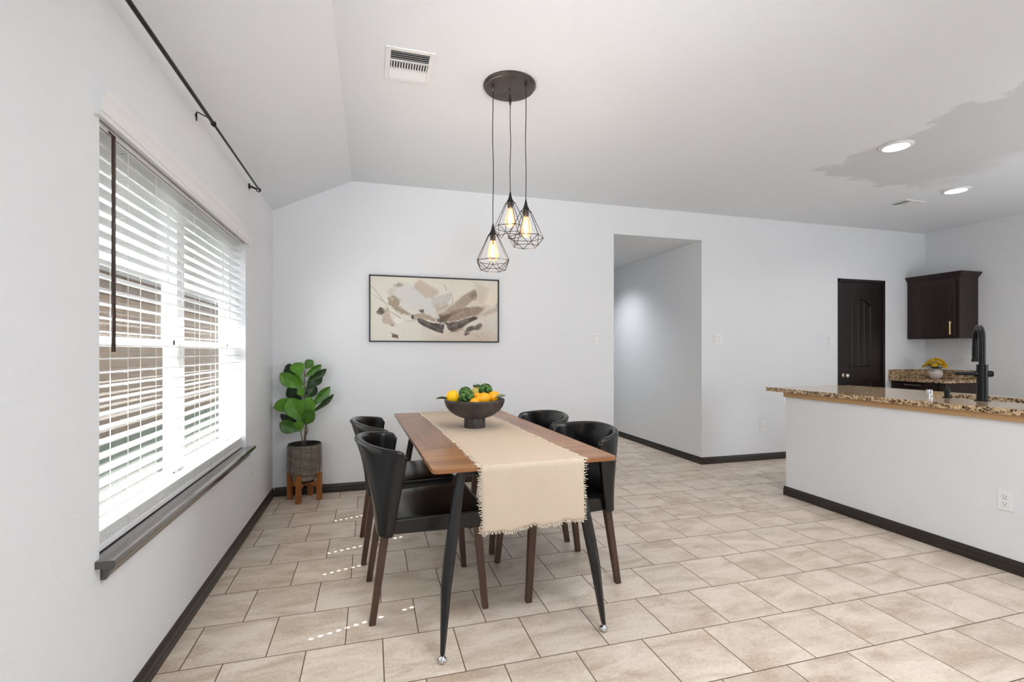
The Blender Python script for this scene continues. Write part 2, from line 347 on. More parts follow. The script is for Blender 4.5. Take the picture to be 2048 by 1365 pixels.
def empty(name, loc=(0, 0, 0), rz=0.0):
    o = bpy.data.objects.new(name, None); C.objects.link(o); o.location = loc; o.rotation_euler = (0, 0, rz); o.empty_display_size = .05; return o
def copy_tree(o, parent=None):
    c = o.copy(); C.objects.link(c); c.parent = parent
    for ch in [q for q in bpy.data.objects if q.parent == o]: copy_tree(ch, c)
    return c
def struct(name, bm, m, label, cat, **kw):
    o = mesh_obj(name, bm, m, **kw); return tag(o, label, cat, kind='structure')

# ================================================================ ROOM SHELL
XL, XR, YB, YR, ZC = -0.8045, 6.85, 4.56, -3.5, 2.75
ZE, XC = 2.437, -0.162            # eave height at the left wall, crease
HX0, HX1, HZ = 2.414, 3.48, 2.455  # hallway opening
WY0, WY1, WZ0, WZ1 = 1.80, 3.63, 0.597, 1.968   # window opening
YH = 9.0
bm = bmesh.new(); box(bm, XL - .15, XR + .15, YR - .15, YB + .14, -0.12, 0); box(bm, HX0 - .14, HX1 + .14, YB + .14, YH + .1, -0.12, 0)
struct('floor', bm, M['floor'], 'beige stone-look tile floor laid in running bond with brown grout', 'floor')
bm = bmesh.new()
prism(bm, [(XC, ZC), (XR + .15, ZC), (XR + .15, ZC + .12), (XC, ZC + .12)], 'Y', YR - .15, YB + .14)
prism(bm, [(XL - .15, ZE - .073), (XL, ZE), (XC, ZC), (XC, ZC + .12), (XL - .15, ZE + .12)], 'Y', YR - .15, YB + .14)
struct('ceiling', bm, M['ceiling'], 'white textured ceiling, sloped at the left, with a grey unpainted patch over the kitchen', 'ceiling')
bm = bmesh.new(); box(bm, HX0 - .14, HX1 + .14, YB + .14, YH + .1, HZ, HZ + .1)
struct('ceiling_hallway', bm, M['wall'], 'low ceiling of the hallway behind the opening', 'ceiling')
bm = bmesh.new(); T = .155
box(bm, XL - T, XL, YR, WY0, 0, ZE); box(bm, XL - T, XL, WY1, YB, 0, ZE)
box(bm, XL - T, XL, WY0, WY1, 0, WZ0 - .03); box(bm, XL - T, XL, WY0, WY1, WZ1, ZE)
struct('wall_left', bm, M['wall'], 'white textured wall at the left holding the window', 'wall')
bm = bmesh.new()
prism(bm, [(XL - .15, 0), (HX0, 0), (HX0, ZC), (XC, ZC), (XL, ZE), (XL - .15, ZE - .073)], 'Y', YB, YB + .14)
box(bm, HX0, HX1, YB, YB + .14, HZ, ZC); box(bm, HX1, 5.40, YB, YB + .14, 0, ZC)
box(bm, 5.40, 6.16, YB, YB + .14, 2.12, ZC); box(bm, 6.16, XR, YB, YB + .14, 0, ZC)
struct('wall_back', bm, M['wall'], 'white back wall with the painting and the hallway opening', 'wall')
bm = bmesh.new(); box(bm, XR, XR + .15, YR, YB + .14, 0, ZC)
struct('wall_right', bm, M['wall'], 'white kitchen wall at the far right', 'wall')
bm = bmesh.new(); box(bm, HX1, HX1 + .14, YB + .14, YH, 0, HZ)
struct('wall_hallway_right', bm, M['wall'], 'right wall of the hallway, seen through the opening', 'wall')
bm = bmesh.new(); box(bm, HX0 - .14, HX0, YB + .14, YH, 0, HZ)
struct('wall_hallway_left', bm, M['wall'], 'left wall of the hallway', 'wall')
bm = bmesh.new(); box(bm, HX0 - .14, HX1 + .14, YH, YH + .1, 0, HZ)
struct('wall_hallway_end', bm, M['wall'], 'end wall of the hallway', 'wall')
bm = bmesh.new(); box(bm, XL - .15, XR, YR - .15, YR, 0, ZC)
struct('wall_rear', bm, M['wall'], 'plain white wall behind the camera', 'wall')
# peninsula half wall
bm = bmesh.new(); box(bm, 3.44, 3.55, 0.2, 3.39, 0, 0.845)
struct('wall_peninsula', bm, M['wall'], 'white half wall carrying the granite counter', 'wall')
# baseboards
def bb_profile(s=1):
    return [(0, 0), (.015, 0), (.015, .030), (.013, .034), (.013, .052), (.010, .060), (.006, .068), (.004, .075), (0, .075)]
def bb(bm, axis, at, sgn, a0, a1):
    P = [(at + sgn * x, z) for x, z in bb_profile()]
    prism(bm, P, axis, a0, a1)
bm = bmesh.new(); bb(bm, 'Y', XL, 1, YR, YB); struct('baseboard_left', bm, M['baseboard'], 'dark brown baseboard along the window wall', 'baseboard')
bm = bmesh.new(); bb(bm, 'X', YB, -1, XL + .015, HX0 + .012); bb(bm, 'Y', HX0, 1, YB - .012, YB + .14)
struct('baseboard_back', bm, M['baseboard'], 'dark brown baseboard under the painting', 'baseboard')
bm = bmesh.new(); bb(bm, 'Y', HX1, -1, YB - .014, YH); struct('baseboard_hallway', bm, M['baseboard'], 'dark brown baseboard running into the hallway', 'baseboard')
bm = bmesh.new(); bb(bm, 'X', YB, -1, HX1 - .014, 5.40); struct('baseboard_kitchen', bm, M['baseboard'], 'dark brown baseboard between hallway and peninsula', 'baseboard')
bm = bmesh.new(); bb(bm, 'Y', 3.44, -1, 0.2, 3.404); bb(bm, 'X', 3.39, 1, 3.426, 3.55)
struct('baseboard_peninsula', bm, M['baseboard'], 'dark brown chipped baseboard along the peninsula', 'baseboard')

# ================================================================ WINDOW
win = empty('window_1', (XL, (WY0 + WY1) / 2, WZ0)); tag(win, 'white twin double-hung window with a dark wooden sill', 'window', kind='structure')
def wpart(name, bm, m, parent=None, **kw):
    o = mesh_obj(name, bm, m, **kw); p = parent or win
    o.parent = p
    if p is win: o.matrix_parent_inverse = Matrix.Translation(win.location).inverted()
    return o
bm = bmesh.new(); F0, F1 = -.955, -.895; fz = 0.60
for y0, y1 in ((WY0, WY0 + .045), (2.70, 2.80), (WY1 - .03, WY1)): box(bm, F0, F1, y0, y1, fz, WZ1, .003)
for z0, z1 in ((fz, fz + .05), (WZ1 - .045, WZ1)): box(bm, F0, F1, WY0 + .001, WY1 - .001, z0, z1, .003)
wpart('window_frame', bm, M['vinyl'])
for (y0, y1) in ((WY0 + .045, 2.70), (2.80, WY1 - .03)):
    for k, (z0, z1, xo) in enumerate(((fz + .05, 1.29, -.915), (1.255, WZ1 - .045, -.94))):
        bm = bmesh.new(); s = .025
        for a, b_, c, d in ((y0, y0 + s, z0, z1), (y1 - s, y1, z0, z1), (y0, y1, z0, z0 + s + .01), (y0, y1, z1 - s, z1)):
            box(bm, xo - .012, xo + .012, a, b_, c, d, .002)
        sa = wpart('sash', bm, M['vinyl'])
        bm = bmesh.new(); box(bm, xo - .003, xo + .003, y0 + s - .003, y1 - s + .003, z0 + s, z1 - s + .003)
        g = mesh_obj('glass_pane', bm, M['glass'], sa)
# sill board with coved apron
bm = bmesh.new(); P = [(-.893, .597), (-.893, .575), (-.735, .575), (-.729, .580), (-.728, .590), (-.733, .597)]
box(bm, -.893, XL, WY0 + .001, WY1 - .001, .574, .597)
prism(bm, [(XL + .0005, .574), (-.758, .574), (-.752, .579), (-.750, .589), (-.755, .597), (XL + .0005, .597)], 'Y', 1.772, 3.675)
wpart('window_sill', bm, M['sill'])
bm = bmesh.new(); P = [(XL, .574), (-.763, .574), (-.764, .566), (-.770, .559), (-.777, .554), (-.780, .546), (-.782, .538), (-.787, .530), (-.792, .527), (XL, .527)]
prism(bm, P, 'Y', 1.805, 3.645); wpart('apron', bm, M['sill'])
# crown header over the opening
bm = bmesh.new(); P = [(XL, 1.957), (-.790, 1.957), (-.788, 1.968), (-.7835, 1.971), (-.7835, 1.985), (-.781, 1.997), (-.783, 2.000), (-.783, 2.006), (-.778, 2.016), (-.773, 2.028), (-.772, 2.040), (XL, 2.040)]
prism(bm, P, 'Y', 1.768, 3.70)
bm2 = bm; wpart('header_moulding', bm, M['trim'])

# ---------------------------------------------------------------- blind
blind = empty('window_blind', (-.85, 2.715, WZ0)); tag(blind, 'white horizontal slat blind hanging open in the left window', 'blind')
BI = Matrix.Translation(blind.location).inverted()
def bp(name, bm, m, **kw):
    o = mesh_obj(name, bm, m, **kw); o.parent = blind; o.matrix_parent_inverse = BI; return o
SX0, SX1 = -.876, -.826; BY0, BY1 = WY0 + .012, WY1 - .012
holes = [2.055, 2.69, 2.985, 3.583]
bm = bmesh.new()
def slat(bm, z, th=.0032):
    ys = [BY0]
    for h in holes: ys += [h - .0042, h + .0042]
    ys.append(BY1)
    for i in range(0, len(ys), 2): box(bm, SX0, SX1, ys[i], ys[i + 1], z - th / 2, z + th / 2)
    for h in holes:
        box(bm, SX0, -.858, h - .0042, h + .0042, z - th / 2, z + th / 2); box(bm, -.844, SX1, h - .0042, h + .0042, z - th / 2, z + th / 2)
zs = [1.941 - .0456 * k for k in range(28)]
for z in zs: slat(bm, z)
bp('slats', bm, M['slat'])
bm = bmesh.new()
for k in range(7): box(bm, SX0, SX1, BY0, BY1, .6235 + k * .0062, .6235 + k * .0062 + .0042, 0)
bp('stacked_slats', bm, M['slat'])
bm = bmesh.new(); box(bm, SX0, SX1 + .002, BY0, BY1, .6005, .622, .003); bp('bottom_rail', bm, M['slat'])
bm = bmesh.new(); box(bm, SX0 - .004, SX1 + .004, BY0, BY1, 1.948, WZ1 - .002, .002); bp('head_rail', bm, M['slat'])
for h in [2.035, 2.27, 2.715, 2.965, 3.24, 3.56]:
    bm = bmesh.new()
    for x in (SX0 - .0015, SX1 + .0015):
        cyl(bm, (x, h, .612), (x, h, 1.95), .0008, n=6)
    for z in zs: cyl(bm, (SX0, h, z - .0024), (SX1, h, z - .0024), .0006, n=4)
    bp('ladder_cord', bm, M['cord'])
bm = bmesh.new(); cyl(bm, (-.808, 1.895, 1.235), (-.808, 1.895, 1.94), .0058, n=10); cyl(bm, (-.808, 1.895, 1.94), (-.822, 1.895, 1.953), .003, n=8)
bp('tilt_wand', bm, M['wand'], smooth=True)

# ---------------------------------------------------------------- curtain rod
rod = empty('curtain_rod', (-.74, 3.70, 2.35)); tag(rod, 'dark telescoping curtain rod mounted high above the window', 'curtain rod')
RI = Matrix.Translation(rod.location).inverted()
def rp(name, bm, m=None, **kw):
    o = mesh_obj(name, bm, m or M['rod'], **kw); o.parent = rod; o.matrix_parent_inverse = RI; return o
bm = bmesh.new(); cyl(bm, (-.74, 1.2, 2.352), (-.74, 2.72, 2.352), .0085); rp('outer_tube', bm, smooth=False)
bm = bmesh.new(); cyl(bm, (-.74, 2.71, 2.352), (-.74, 3.73, 2.352), .0062); rp('inner_tube', bm)
bm = bmesh.new(); cyl(bm, (XL, 3.72, 2.372), (XL + .008, 3.72, 2.372), .019, n=24); cyl(bm, (XL + .008, 3.72, 2.372), (-.756, 3.72, 2.356), .0065)
tube(bm, [(-.745 + .013 * math.cos(a), 3.725, 2.352 + .013 * math.sin(a)) for a in [2 * PI * k / 16 for k in range(16)]], .0035, closed=True); rp('wall_bracket', bm)
bm = bmesh.new(); tube(bm, [(-.800, 2.66, 2.340), (-.800, 2.66, 2.360), (-.800, 2.66, 2.380), (-.797, 2.661, 2.382), (-.77, 2.68, 2.375), (-.741, 2.70, 2.364), (-.740, 2.70, 2.336)], .0028)
cyl(bm, (XL, 2.66, 2.365), (XL + .005, 2.66, 2.365), .008)
tube(bm, [(-.74 + .0105 * math.cos(a), 2.70, 2.352 + .0105 * math.sin(a)) for a in [2 * PI * k / 14 for k in range(14)]], .0025, closed=True); rp('support_hook', bm)

# ================================================================ DOOR
dr = empty('door_1', (5.78, YB, 0)); tag(dr, 'dark brown panelled pantry door in the back wall', 'door', kind='structure')
DI = Matrix.Translation(dr.location).inverted()
def dp(name, bm, m, parent=None, **kw):
    o = mesh_obj(name, bm, m, **kw); o.parent = parent or dr
    if parent is None: o.matrix_parent_inverse = DI
    return o
bm = bmesh.new()
for a, b_, c, d in ((5.402, 5.435, 0, 2.118), (6.125, 6.158, 0, 2.118), (5.402, 6.158, 2.085, 2.118)): box(bm, a, b_, YB - .008, YB + .12, c, d, .002)
dp('door_frame', bm, M['door'])
bm = bmesh.new(); y0, y1 = YB + .012, YB + .05; LX0, LX1 = 5.44, 6.12; PX0, PX1 = 5.565, 5.955
box(bm, LX0, PX0, y0, y1, .01, 2.0845); box(bm, PX1, LX1, y0, y1, .01, 2.0845)
box(bm, PX0, PX1, y0, y1, .01, .22); box(bm, PX0, PX1, y0, y1, .86, 1.05)
arc = [(PX0 + (PX1 - PX0) * k / 16, 1.80 + .085 * math.sin(PI * k / 16)) for k in range(17)]
prism(bm, [(PX0, 2.0845)] + arc + [(PX1, 2.0845)], 'Y', y0, y1)
for zz0, zz1 in ((.22, .86), (1.05, 1.80)):
    for s0, s1 in ((PX0, PX0 + .012), (PX1 - .012, PX1)): prism(bm, [(s0, y0 + (0 if s0 == PX0 else .02)), (s1, y0 + (.02 if s0 == PX0 else 0)), (s1, y0 + .022), (s0, y0 + .022)], 'Z', zz0, zz1)
leaf = dp('door_leaf', bm, M['door'])
for zz0, zz1 in ((.22, .86), (1.05, 1.89)):
    bm = bmesh.new(); nP = 4; wP = (PX1 - PX0) / nP
    for k in range(nP): box(bm, PX0 + k * wP + .001, PX0 + (k + 1) * wP - .001, y0 + .018, y1 - .002, zz0, zz1, .004, seg=1)
    mesh_obj('plank_panel', bm, M['door'], leaf)
bm = bmesh.new(); lathe(bm, [(.001, 0), (.030, 0), (.030, .006), (.012, .012), (.010, .03), (.020, .038), (.028, .050), (.027, .062), (.016, .070), (.001, .071)], 24, cap0=False, cap1=False)
bmesh.ops.rotate(bm, verts=bm.verts, matrix=Matrix.Rotation(PI / 2, 3, 'X')); bmesh.ops.translate(bm, verts=bm.verts, vec=(5.505, y0, .945))
kn = mesh_obj('door_knob', bm, M['nickel'], leaf, smooth=True); tag(kn, 'satin nickel round door knob')
for z in (.25, 1.05, 1.86):
    bm = bmesh.new(); cyl(bm, (6.125, YB - .012, z - .045), (6.125, YB - .012, z + .045), .006, n=10); dp('hinge', bm, M['blackmetal'])

# ================================================================ KITCHEN
cabp = empty('wall_cabinet', (6.7, 4.27, 1.39)); tag(cabp, 'dark espresso wall cabinet hung in the kitchen corner', 'cabinet')
def child(parent, name, bm, m, **kw):
    o = mesh_obj(name, bm, m, **kw); o.parent = parent; o.matrix_parent_inverse = Matrix.Translation(parent.matrix_basis.translation).inverted(); return o
bm = bmesh.new(); box(bm, 6.54, XR - .001, 3.985, YB - .001, 1.392, 2.125, .002); child(cabp, 'body', bm, M['cab'])
bm = bmesh.new()
def crown(bm, off, z): return [(6.54 - off, 3.985 - off, z), (6.54 - off, YB - .001, z), (XR - .001, YB - .001, z), (XR - .001, 3.985 - off, z)]
lv = [(0.002, 2.10), (.006, 2.112), (.010, 2.118), (.026, 2.135), (.036, 2.152), (.040, 2.158), (.040, 2.168)]
rings = [[bm.verts.new(p) for p in crown(bm, o_, z)] for o_, z in lv]
for a, b_ in zip(rings, rings[1:]):
    for k in range(4): bm.faces.new((a[k], a[(k + 1) % 4], b_[(k + 1) % 4], b_[k]))
bm.faces.new(rings[0]); bm.faces.new(rings[-1]); child(cabp, 'crown_moulding', bm, M['cab'])
def shaker(bm, x, y0, y1, z0, z1, fr=.055, t=.02):
    box(bm, x - t, x, y0, y0 + fr, z0, z1, .002); box(bm, x - t, x, y1 - fr, y1, z0, z1, .002)
    box(bm, x - t, x, y0 + fr, y1 - fr, z0, z0 + fr, .002); box(bm, x - t, x, y0 + fr, y1 - fr, z1 - fr, z1, .002)
    box(bm, x - t + .009, x, y0 + fr, y1 - fr, z0 + fr, z1 - fr)
    for a in (y0 + fr, y1 - fr): cyl(bm, (x - t + .009, a, z0 + fr), (x - t + .009, a, z1 - fr), .004, n=8)
bm = bmesh.new(); shaker(bm, 6.539, 4.02, 4.435, 1.41, 2.085); cd = child(cabp, 'door', bm, M['cab'])
def bar_handle(bm, p0, p1, out, r=.006):
    p0 = Vector(p0); p1 = Vector(p1); d = (p1 - p0).normalized(); out = Vector(out)
    cyl(bm, p0, p1, r, n=12)
    for q in (p0 + d * .018, p1 - d * .018): cyl(bm, q, q - out, r * .7, n=8)
bm = bmesh.new(); bar_handle(bm, (6.49, 4.055, 1.435), (6.49, 4.055, 1.59), (-.029, 0, 0), .0075)
h = mesh_obj('handle', bm, M['gold'], cd); h.matrix_parent_inverse = Matrix.Identity(4)
tag(h, 'gold bar handle')

base = empty('base_cabinet', (6.55, 4.25, 0)); tag(base, 'dark espresso base cabinet under the corner counter', 'cabinet')
bm = bmesh.new(); box(bm, 6.27, XR - .001, 3.96, YB - .001, .09, .872, .002); box(bm, 6.34, XR - .001, 3.97, YB - .001, 0, .09); child(base, 'body', bm, M['cab'])
bm = bmesh.new(); box(bm, 6.25, 6.269, 4.04, 4.54, .70, .862, .003); drw = child(base, 'drawer', bm, M['cab'])
bm = bmesh.new(); bar_handle(bm, (6.222, 4.19, .835), (6.222, 4.37, .835), (-.027, 0, 0), .005); mesh_obj('handle', bm, M['nickel'], drw)
bm = bmesh.new(); shaker(bm, 6.269, 4.04, 4.54, .11, .685); child(base, 'door', bm, M['cab'])
bm = bmesh.new(); box(bm, 6.215, XR - .001, 3.93, YB - .001, .8735, .905, .006)
kc = mesh_obj('kitchen_countertop', bm, M['granite']); tag(kc, 'speckled brown granite counter in the kitchen corner', 'countertop')
bm = bmesh.new(); box(bm, 6.215, XR - .001, YB - .021, YB - .001, .905, 1.012, .003); box(bm, XR - .021, XR - .001, 3.93, YB - .021, .905, 1.012, .003)
mesh_obj('backsplash', bm, M['granite'], kc)

# peninsula counter with sink cut-out
bm = bmesh.new(); GX0, GX1, GY0, GY1, GZ0, GZ1 = 3.405, 4.36, .3, 3.575, .884, .917
SXa, SXb, SYa, SYb = 3.855, 4.215, 1.75, 2.56
def slab(bm, x0, x1, y0, y1, z0, z1): box(bm, x0, x1, y0, y1, z0, z1)
slab(bm, GX0, SXa, GY0, GY1, GZ0, GZ1); slab(bm, SXa, SXb, GY0, SYa, GZ0, GZ1); slab(bm, SXa, SXb, SYb, GY1, GZ0, GZ1)
prism(bm, [(SXb, GY0), (GX1, GY0), (GX1, GY1 - .10), (GX1 - .03, GY1 - .03), (GX1 - .10, GY1), (SXb, GY1)], 'Z', GZ0, GZ1)
pc = mesh_obj('peninsula_countertop', bm, M['granite']); tag(pc, 'long speckled granite countertop on the white half wall', 'countertop')
bm = bmesh.new(); box(bm, 3.423, 3.56, .3, 3.40, .8455, .8838, .001); mesh_obj('support_board', bm, M['ply'], pc)
pcab = empty('peninsula_cabinet', (3.95, 1.9, 0)); tag(pcab, 'dark base cabinets behind the half wall, carrying the counter', 'cabinet')
bm = bmesh.new(); box(bm, 3.565, 3.84, .3, 3.35, 0, .883); box(bm, 4.25, 4.31, .3, 3.35, .09, .883); box(bm, 3.84, 4.25, .3, 1.72, 0, .883); box(bm, 3.84, 4.25, 2.6, 3.35, 0, .883)
child(pcab, 'body', bm, M['cab'])
for y0_, y1_ in ((.35, 1.3), (1.75, 2.55), (2.6, 3.3)):
    bm = bmesh.new(); box(bm, 4.31, 4.33, y0_, y1_, .12, .86, .003); child(pcab, 'door', bm, M['cab'])
bm = bmesh.new()
box(bm, SXa - .006, SXa + .002, SYa, SYb, .70, GZ0 - .001); box(bm, SXb - .002, SXb + .006, SYa, SYb, .70, GZ0 - .001)
box(bm, SXa - .006, SXb + .006, SYa - .006, SYa + .002, .70, GZ0 - .001); box(bm, SXa - .006, SXb + .006, SYb - .002, SYb + .006, .70, GZ0 - .001)
box(bm, SXa - .006, SXb + .006, SYa - .006, SYb + .006, .694, .70)
sk = mesh_obj('sink', bm, M['steel']); tag(sk, 'stainless undermount sink let into the peninsula counter', 'sink')
# faucet
fa = empty('faucet', (3.80, 2.19, GZ1)); tag(fa, 'tall matte black gooseneck faucet behind the peninsula sink', 'faucet')
def fpt(name, bm, m=None): return mesh_obj(name, bm, m or M['blackmetal'], fa, smooth=False)
sd = Vector((.77, .64, 0)).normalized(); hd = Vector((-.64, .77, 0))
bm = bmesh.new(); cyl(bm, (0, 0, 0), (0, 0, .005), .040, n=28); cyl(bm, (0, 0, .005), (0, 0, .235), .0285, n=28); autosmooth(fpt('body', bm))
bm = bmesh.new(); R_ = .095; pts = [Vector((0, 0, z)) for z in (.235, .30, .36, .385)] + [Vector((0, 0, .385)) + sd * (R_ - R_ * math.cos(a)) + Vector((0, 0, R_ * math.sin(a))) for a in [PI * k / 16 for k in range(1, 17)]]
pts.append(pts[-1] + Vector((0, 0, -.03))); tube(bm, pts, .0175, 16); autosmooth(fpt('spout', bm))
e = pts[-1]; bm = bmesh.new(); cyl(bm, e, e + Vector((0, 0, -.085)), .019, n=20); cyl(bm, e + Vector((0, 0, -.085)), e + Vector((0, 0, -.105)), .021, .024, n=20); autosmooth(fpt('spray_head', bm))
bm = bmesh.new(); hz = Vector((0, 0, .175)); cyl(bm, hz - hd * .045, hz + hd * .04, .020, n=20); cyl(bm, hz - hd * .052, hz - hd * .045, .017, .020, n=20)
cyl(bm, hz + hd * .04 + Vector((0, 0, .0)), hz + hd * .135, .0125, .011, n=14); autosmooth(fpt('lever_handle', bm))
bm = bmesh.new(); lathe(bm, [(.024, 0), (.024, .003), (.0185, .004), (.0185, .050), (.016, .054)], 24); ag = mesh_obj('air_gap_cap', bm, M['chrome'], loc=(3.745, 2.465, GZ1)); autosmooth(ag)
tag(ag, 'short chrome cylinder cap standing on the counter left of the faucet', 'air gap cap')
bm = bmesh.new(); lathe(bm, [(.026, 0), (.026, .004), (.015, .006), (.015, .03), (.017, .032), (.017, .056), (.014, .06)], 24); sdp = mesh_obj('soap_dispenser', bm, M['blackmetal'], loc=(3.815, 2.40, GZ1)); autosmooth(sdp)
tag(sdp, 'short matte black dispenser between the chrome cap and faucet', 'soap dispenser')

# vase and flowers
VX, VY, VZ = 6.53, 4.23, .905
bm = bmesh.new(); lathe(bm, [(.030, 0), (.036, .003), (.060, .028), (.071, .062), (.064, .092), (.044, .112), (.038, .124), (.033, .124), (.036, .11), (.03, .09), (.001, .088)], 40, cap1=False)
va = mesh_obj('vase', bm, M['vase'], loc=(VX, VY, VZ), smooth=True); tag(va, 'small round off-white vase on the corner counter', 'vase')
bq = empty('bouquet', (VX, VY, VZ + .10)); tag(bq, 'bunch of yellow flowers standing in the off-white vase', 'flowers')
heads = []
for k in range(17):
    a = k * 2.39996; rr = .012 + .025 * math.sqrt(k); heads.append((rr * math.cos(a), rr * math.sin(a) * .9, .135 - rr * rr * 7.5 + random.uniform(-.01, .01)))
bm = bmesh.new()
for x, y, z in heads: tube(bm, [(0, 0, -.005), (x * .5, y * .5, z * .5), (x, y, z)], .002, 5)
mesh_obj('stems', bm, M['vaseleaf'], bq)
for x, y, z in heads:
    bm = bmesh.new()
    for r_, h_, n_ in ((.036, 0.0, 14), (.029, .008, 12), (.018, .016, 8)):
        for j in range(n_):
            a = 2 * PI * j / n_ + r_ * 50; d = Vector((math.cos(a), math.sin(a), .35 + h_ * 20)).normalized()
            q = d.to_track_quat('X', 'Z').to_matrix()
            ellipsoid(bm, Vector((0, 0, h_)) + d * r_ * .55, r_ * .5, .0085, .004, 6, 4, q)
    o = mesh_obj('flower_head', bm, M['petal'], bq, smooth=True); o.location = (x, y, z); o.rotation_euler = (y * -6, x * 6, 0)
def leafmesh(bm, L, W, droop=.0, cup=.12, tip=.75, nseg=10, nw=4, wav=0.0):
    """leaf along +X, base at origin, in XY plane"""
    rows = []
    for i in range(nseg + 1):
        s = i / nseg; wd = W * .5 * (math.sin(PI * min(1, s ** tip)) ** .75 if 0 < s < 1 else 0.02)
        row = []
        for j in range(-nw, nw + 1):
            q = j / nw; y = q * max(wd, .0006)
            z = cup * abs(q) ** 1.5 * wd * 2 - droop * L * s * s + wav * W * math.sin(s * 15 + q * 2) * abs(q)
            row.append(bm.verts.new((s * L, y, z)))
        rows.append(row)
    for a, b_ in zip(rows, rows[1:]):
        for j in range(2 * nw): bm.faces.new((a[j], a[j + 1], b_[j + 1], b_[j]))
for k in range(12):
    a = 2 * PI * k / 12 + .2; bm = bmesh.new(); leafmesh(bm, .075, .03, .3)
    o = mesh_obj('leaf', bm, M['vaseleaf'], bq, smooth=True); o.location = (.02 * math.cos(a), .02 * math.sin(a), .028); o.rotation_euler = (0, -.45, a)
    md = o.modifiers.new('thick', 'SOLIDIFY'); md.thickness = .0008

# ================================================================ PAINTING
PXa, PXb, PZa, PZb = -.016, 1.180, 1.322, 1.923
pt = empty('framed_painting', ((PXa + PXb) / 2, YB, PZa)); tag(pt, 'wide abstract painting in beige, grey and brown in a thin black frame', 'painting')
bm = bmesh.new(); fw = .0115; y0, y1 = YB - .035, YB - .001
for a, b_, c, d in ((PXa, PXa + fw, PZa, PZb), (PXb - fw, PXb, PZa, PZb), (PXa + fw, PXb - fw, PZa, PZa + fw), (PXa + fw, PXb - fw, PZb - fw, PZb)): box(bm, a, b_, y0, y1, c, d)
child(pt, 'frame', bm, simple('frame_black', srgb(26, 22, 21), .5))
NW, NH = 560, 280
cx0, cx1, cz0, cz1 = PXa + fw, PXb - fw, PZa + fw, PZb - fw
uu, vv = np.meshgrid((np.arange(NW)) / (NW - 1), (np.arange(NH)) / (NH - 1))   # v=0 top
def vnoise(nx, ny, octs=4, seed=0):
    rs = np.random.RandomState(seed); out = np.zeros((NH, NW)); amp = 1; tot = 0
    for o_ in range(octs):
        g = rs.rand(ny * 2 ** o_ + 2, nx * 2 ** o_ + 2)
        x = uu * nx * 2 ** o_; y = vv * ny * 2 ** o_; xi = x.astype(int); yi = y.astype(int); fx = x - xi; fy = y - yi
        fx = fx * fx * (3 - 2 * fx); fy = fy * fy * (3 - 2 * fy)
        out += amp * ((g[yi, xi] * (1 - fx) + g[yi, xi + 1] * fx) * (1 - fy) + (g[yi + 1, xi] * (1 - fx) + g[yi + 1, xi + 1] * fx) * fy)
        tot += amp; amp *= .5
    return out / tot
def lin(c): return np.array(srgb(*c)[:3])
def cu(p):
    u = (p[0] - 258) / 1624; t_ = 148 + 55 * u; return (u, (p[1] - t_) / (968 - t_))
img = np.ones((NH, NW, 3)) * lin((219, 214, 202))
n1 = vnoise(5, 3, 5, 1)
k = np.clip((uu * .9 + vv * .5 - .75) * 1.6 + (n1 - .5) * 1.4, 0, 1)[..., None]; img = img * (1 - k) + lin((203, 187, 171)) * k
k = np.clip((vnoise(4, 3, 5, 2) - .55) * 4, 0, 1)[..., None] * .5; img = img * (1 - k) + lin((216, 218, 208)) * k
ASP = 2.0
def sdpoly(pts):
    P = [(p[0] * ASP, p[1]) for p in pts]; X = uu * ASP; Y = vv
    d = np.full(X.shape, 1e9); ins = np.zeros(X.shape, bool); n = len(P)
    for i in range(n):
        ax, ay = P[i]; bx, by = P[(i + 1) % n]; ex, ey = bx - ax, by - ay
        t_ = np.clip(((X - ax) * ex + (Y - ay) * ey) / (ex * ex + ey * ey + 1e-12), 0, 1)
        d = np.minimum(d, np.hypot(X - ax - t_ * ex, Y - ay - t_ * ey))
        c = ((ay > Y) != (by > Y)) & (X < (bx - ax) * (Y - ay) / (by - ay + 1e-12) + ax); ins ^= c
    return np.where(ins, -d, d)
edge = vnoise(26, 14, 4, 9) - .5
tex = vnoise(60, 12, 3, 4) - .5
def streaks(deg, seed):
    rs = np.random.RandomState(seed); a = math.radians(deg); X = uu * 2.0; Y = vv; p_ = X * math.cos(a) + Y * math.sin(a); q_ = -X * math.sin(a) + Y * math.cos(a)
    x = (p_ + 3) * 3.0; y = (q_ + 3) * 42.0; g = rs.rand(400, 40); yi = y.astype(int); xi = x.astype(int); fy = y - yi; fx = x - xi
    return (g[yi, xi] * (1 - fx) + g[yi, xi + 1] * fx) * (1 - fy) + (g[yi + 1, xi] * (1 - fx) + g[yi + 1, xi + 1] * fx) * fy
ST = {1: streaks(-24, 31), -1: streaks(30, 32)}
def stroke(pts, col, soft=.012, al=.9, rough=.05, var=.25):
    global img
    d = sdpoly([cu(p) for p in pts]) + edge * rough
    mx_ = np.mean([p[0] for p in pts]); st = ST[1 if mx_ > 1060 else -1]
    d = d + (st - .5) * .035; k = np.clip(.5 - d / (2 * soft), 0, 1) * al * np.clip(1 - var * .6 + var * (tex + .5), 0, 1) * np.clip(.80 + .45 * st, 0, 1)
    img = img * (1 - k[..., None]) + lin(col) * k[..., None]
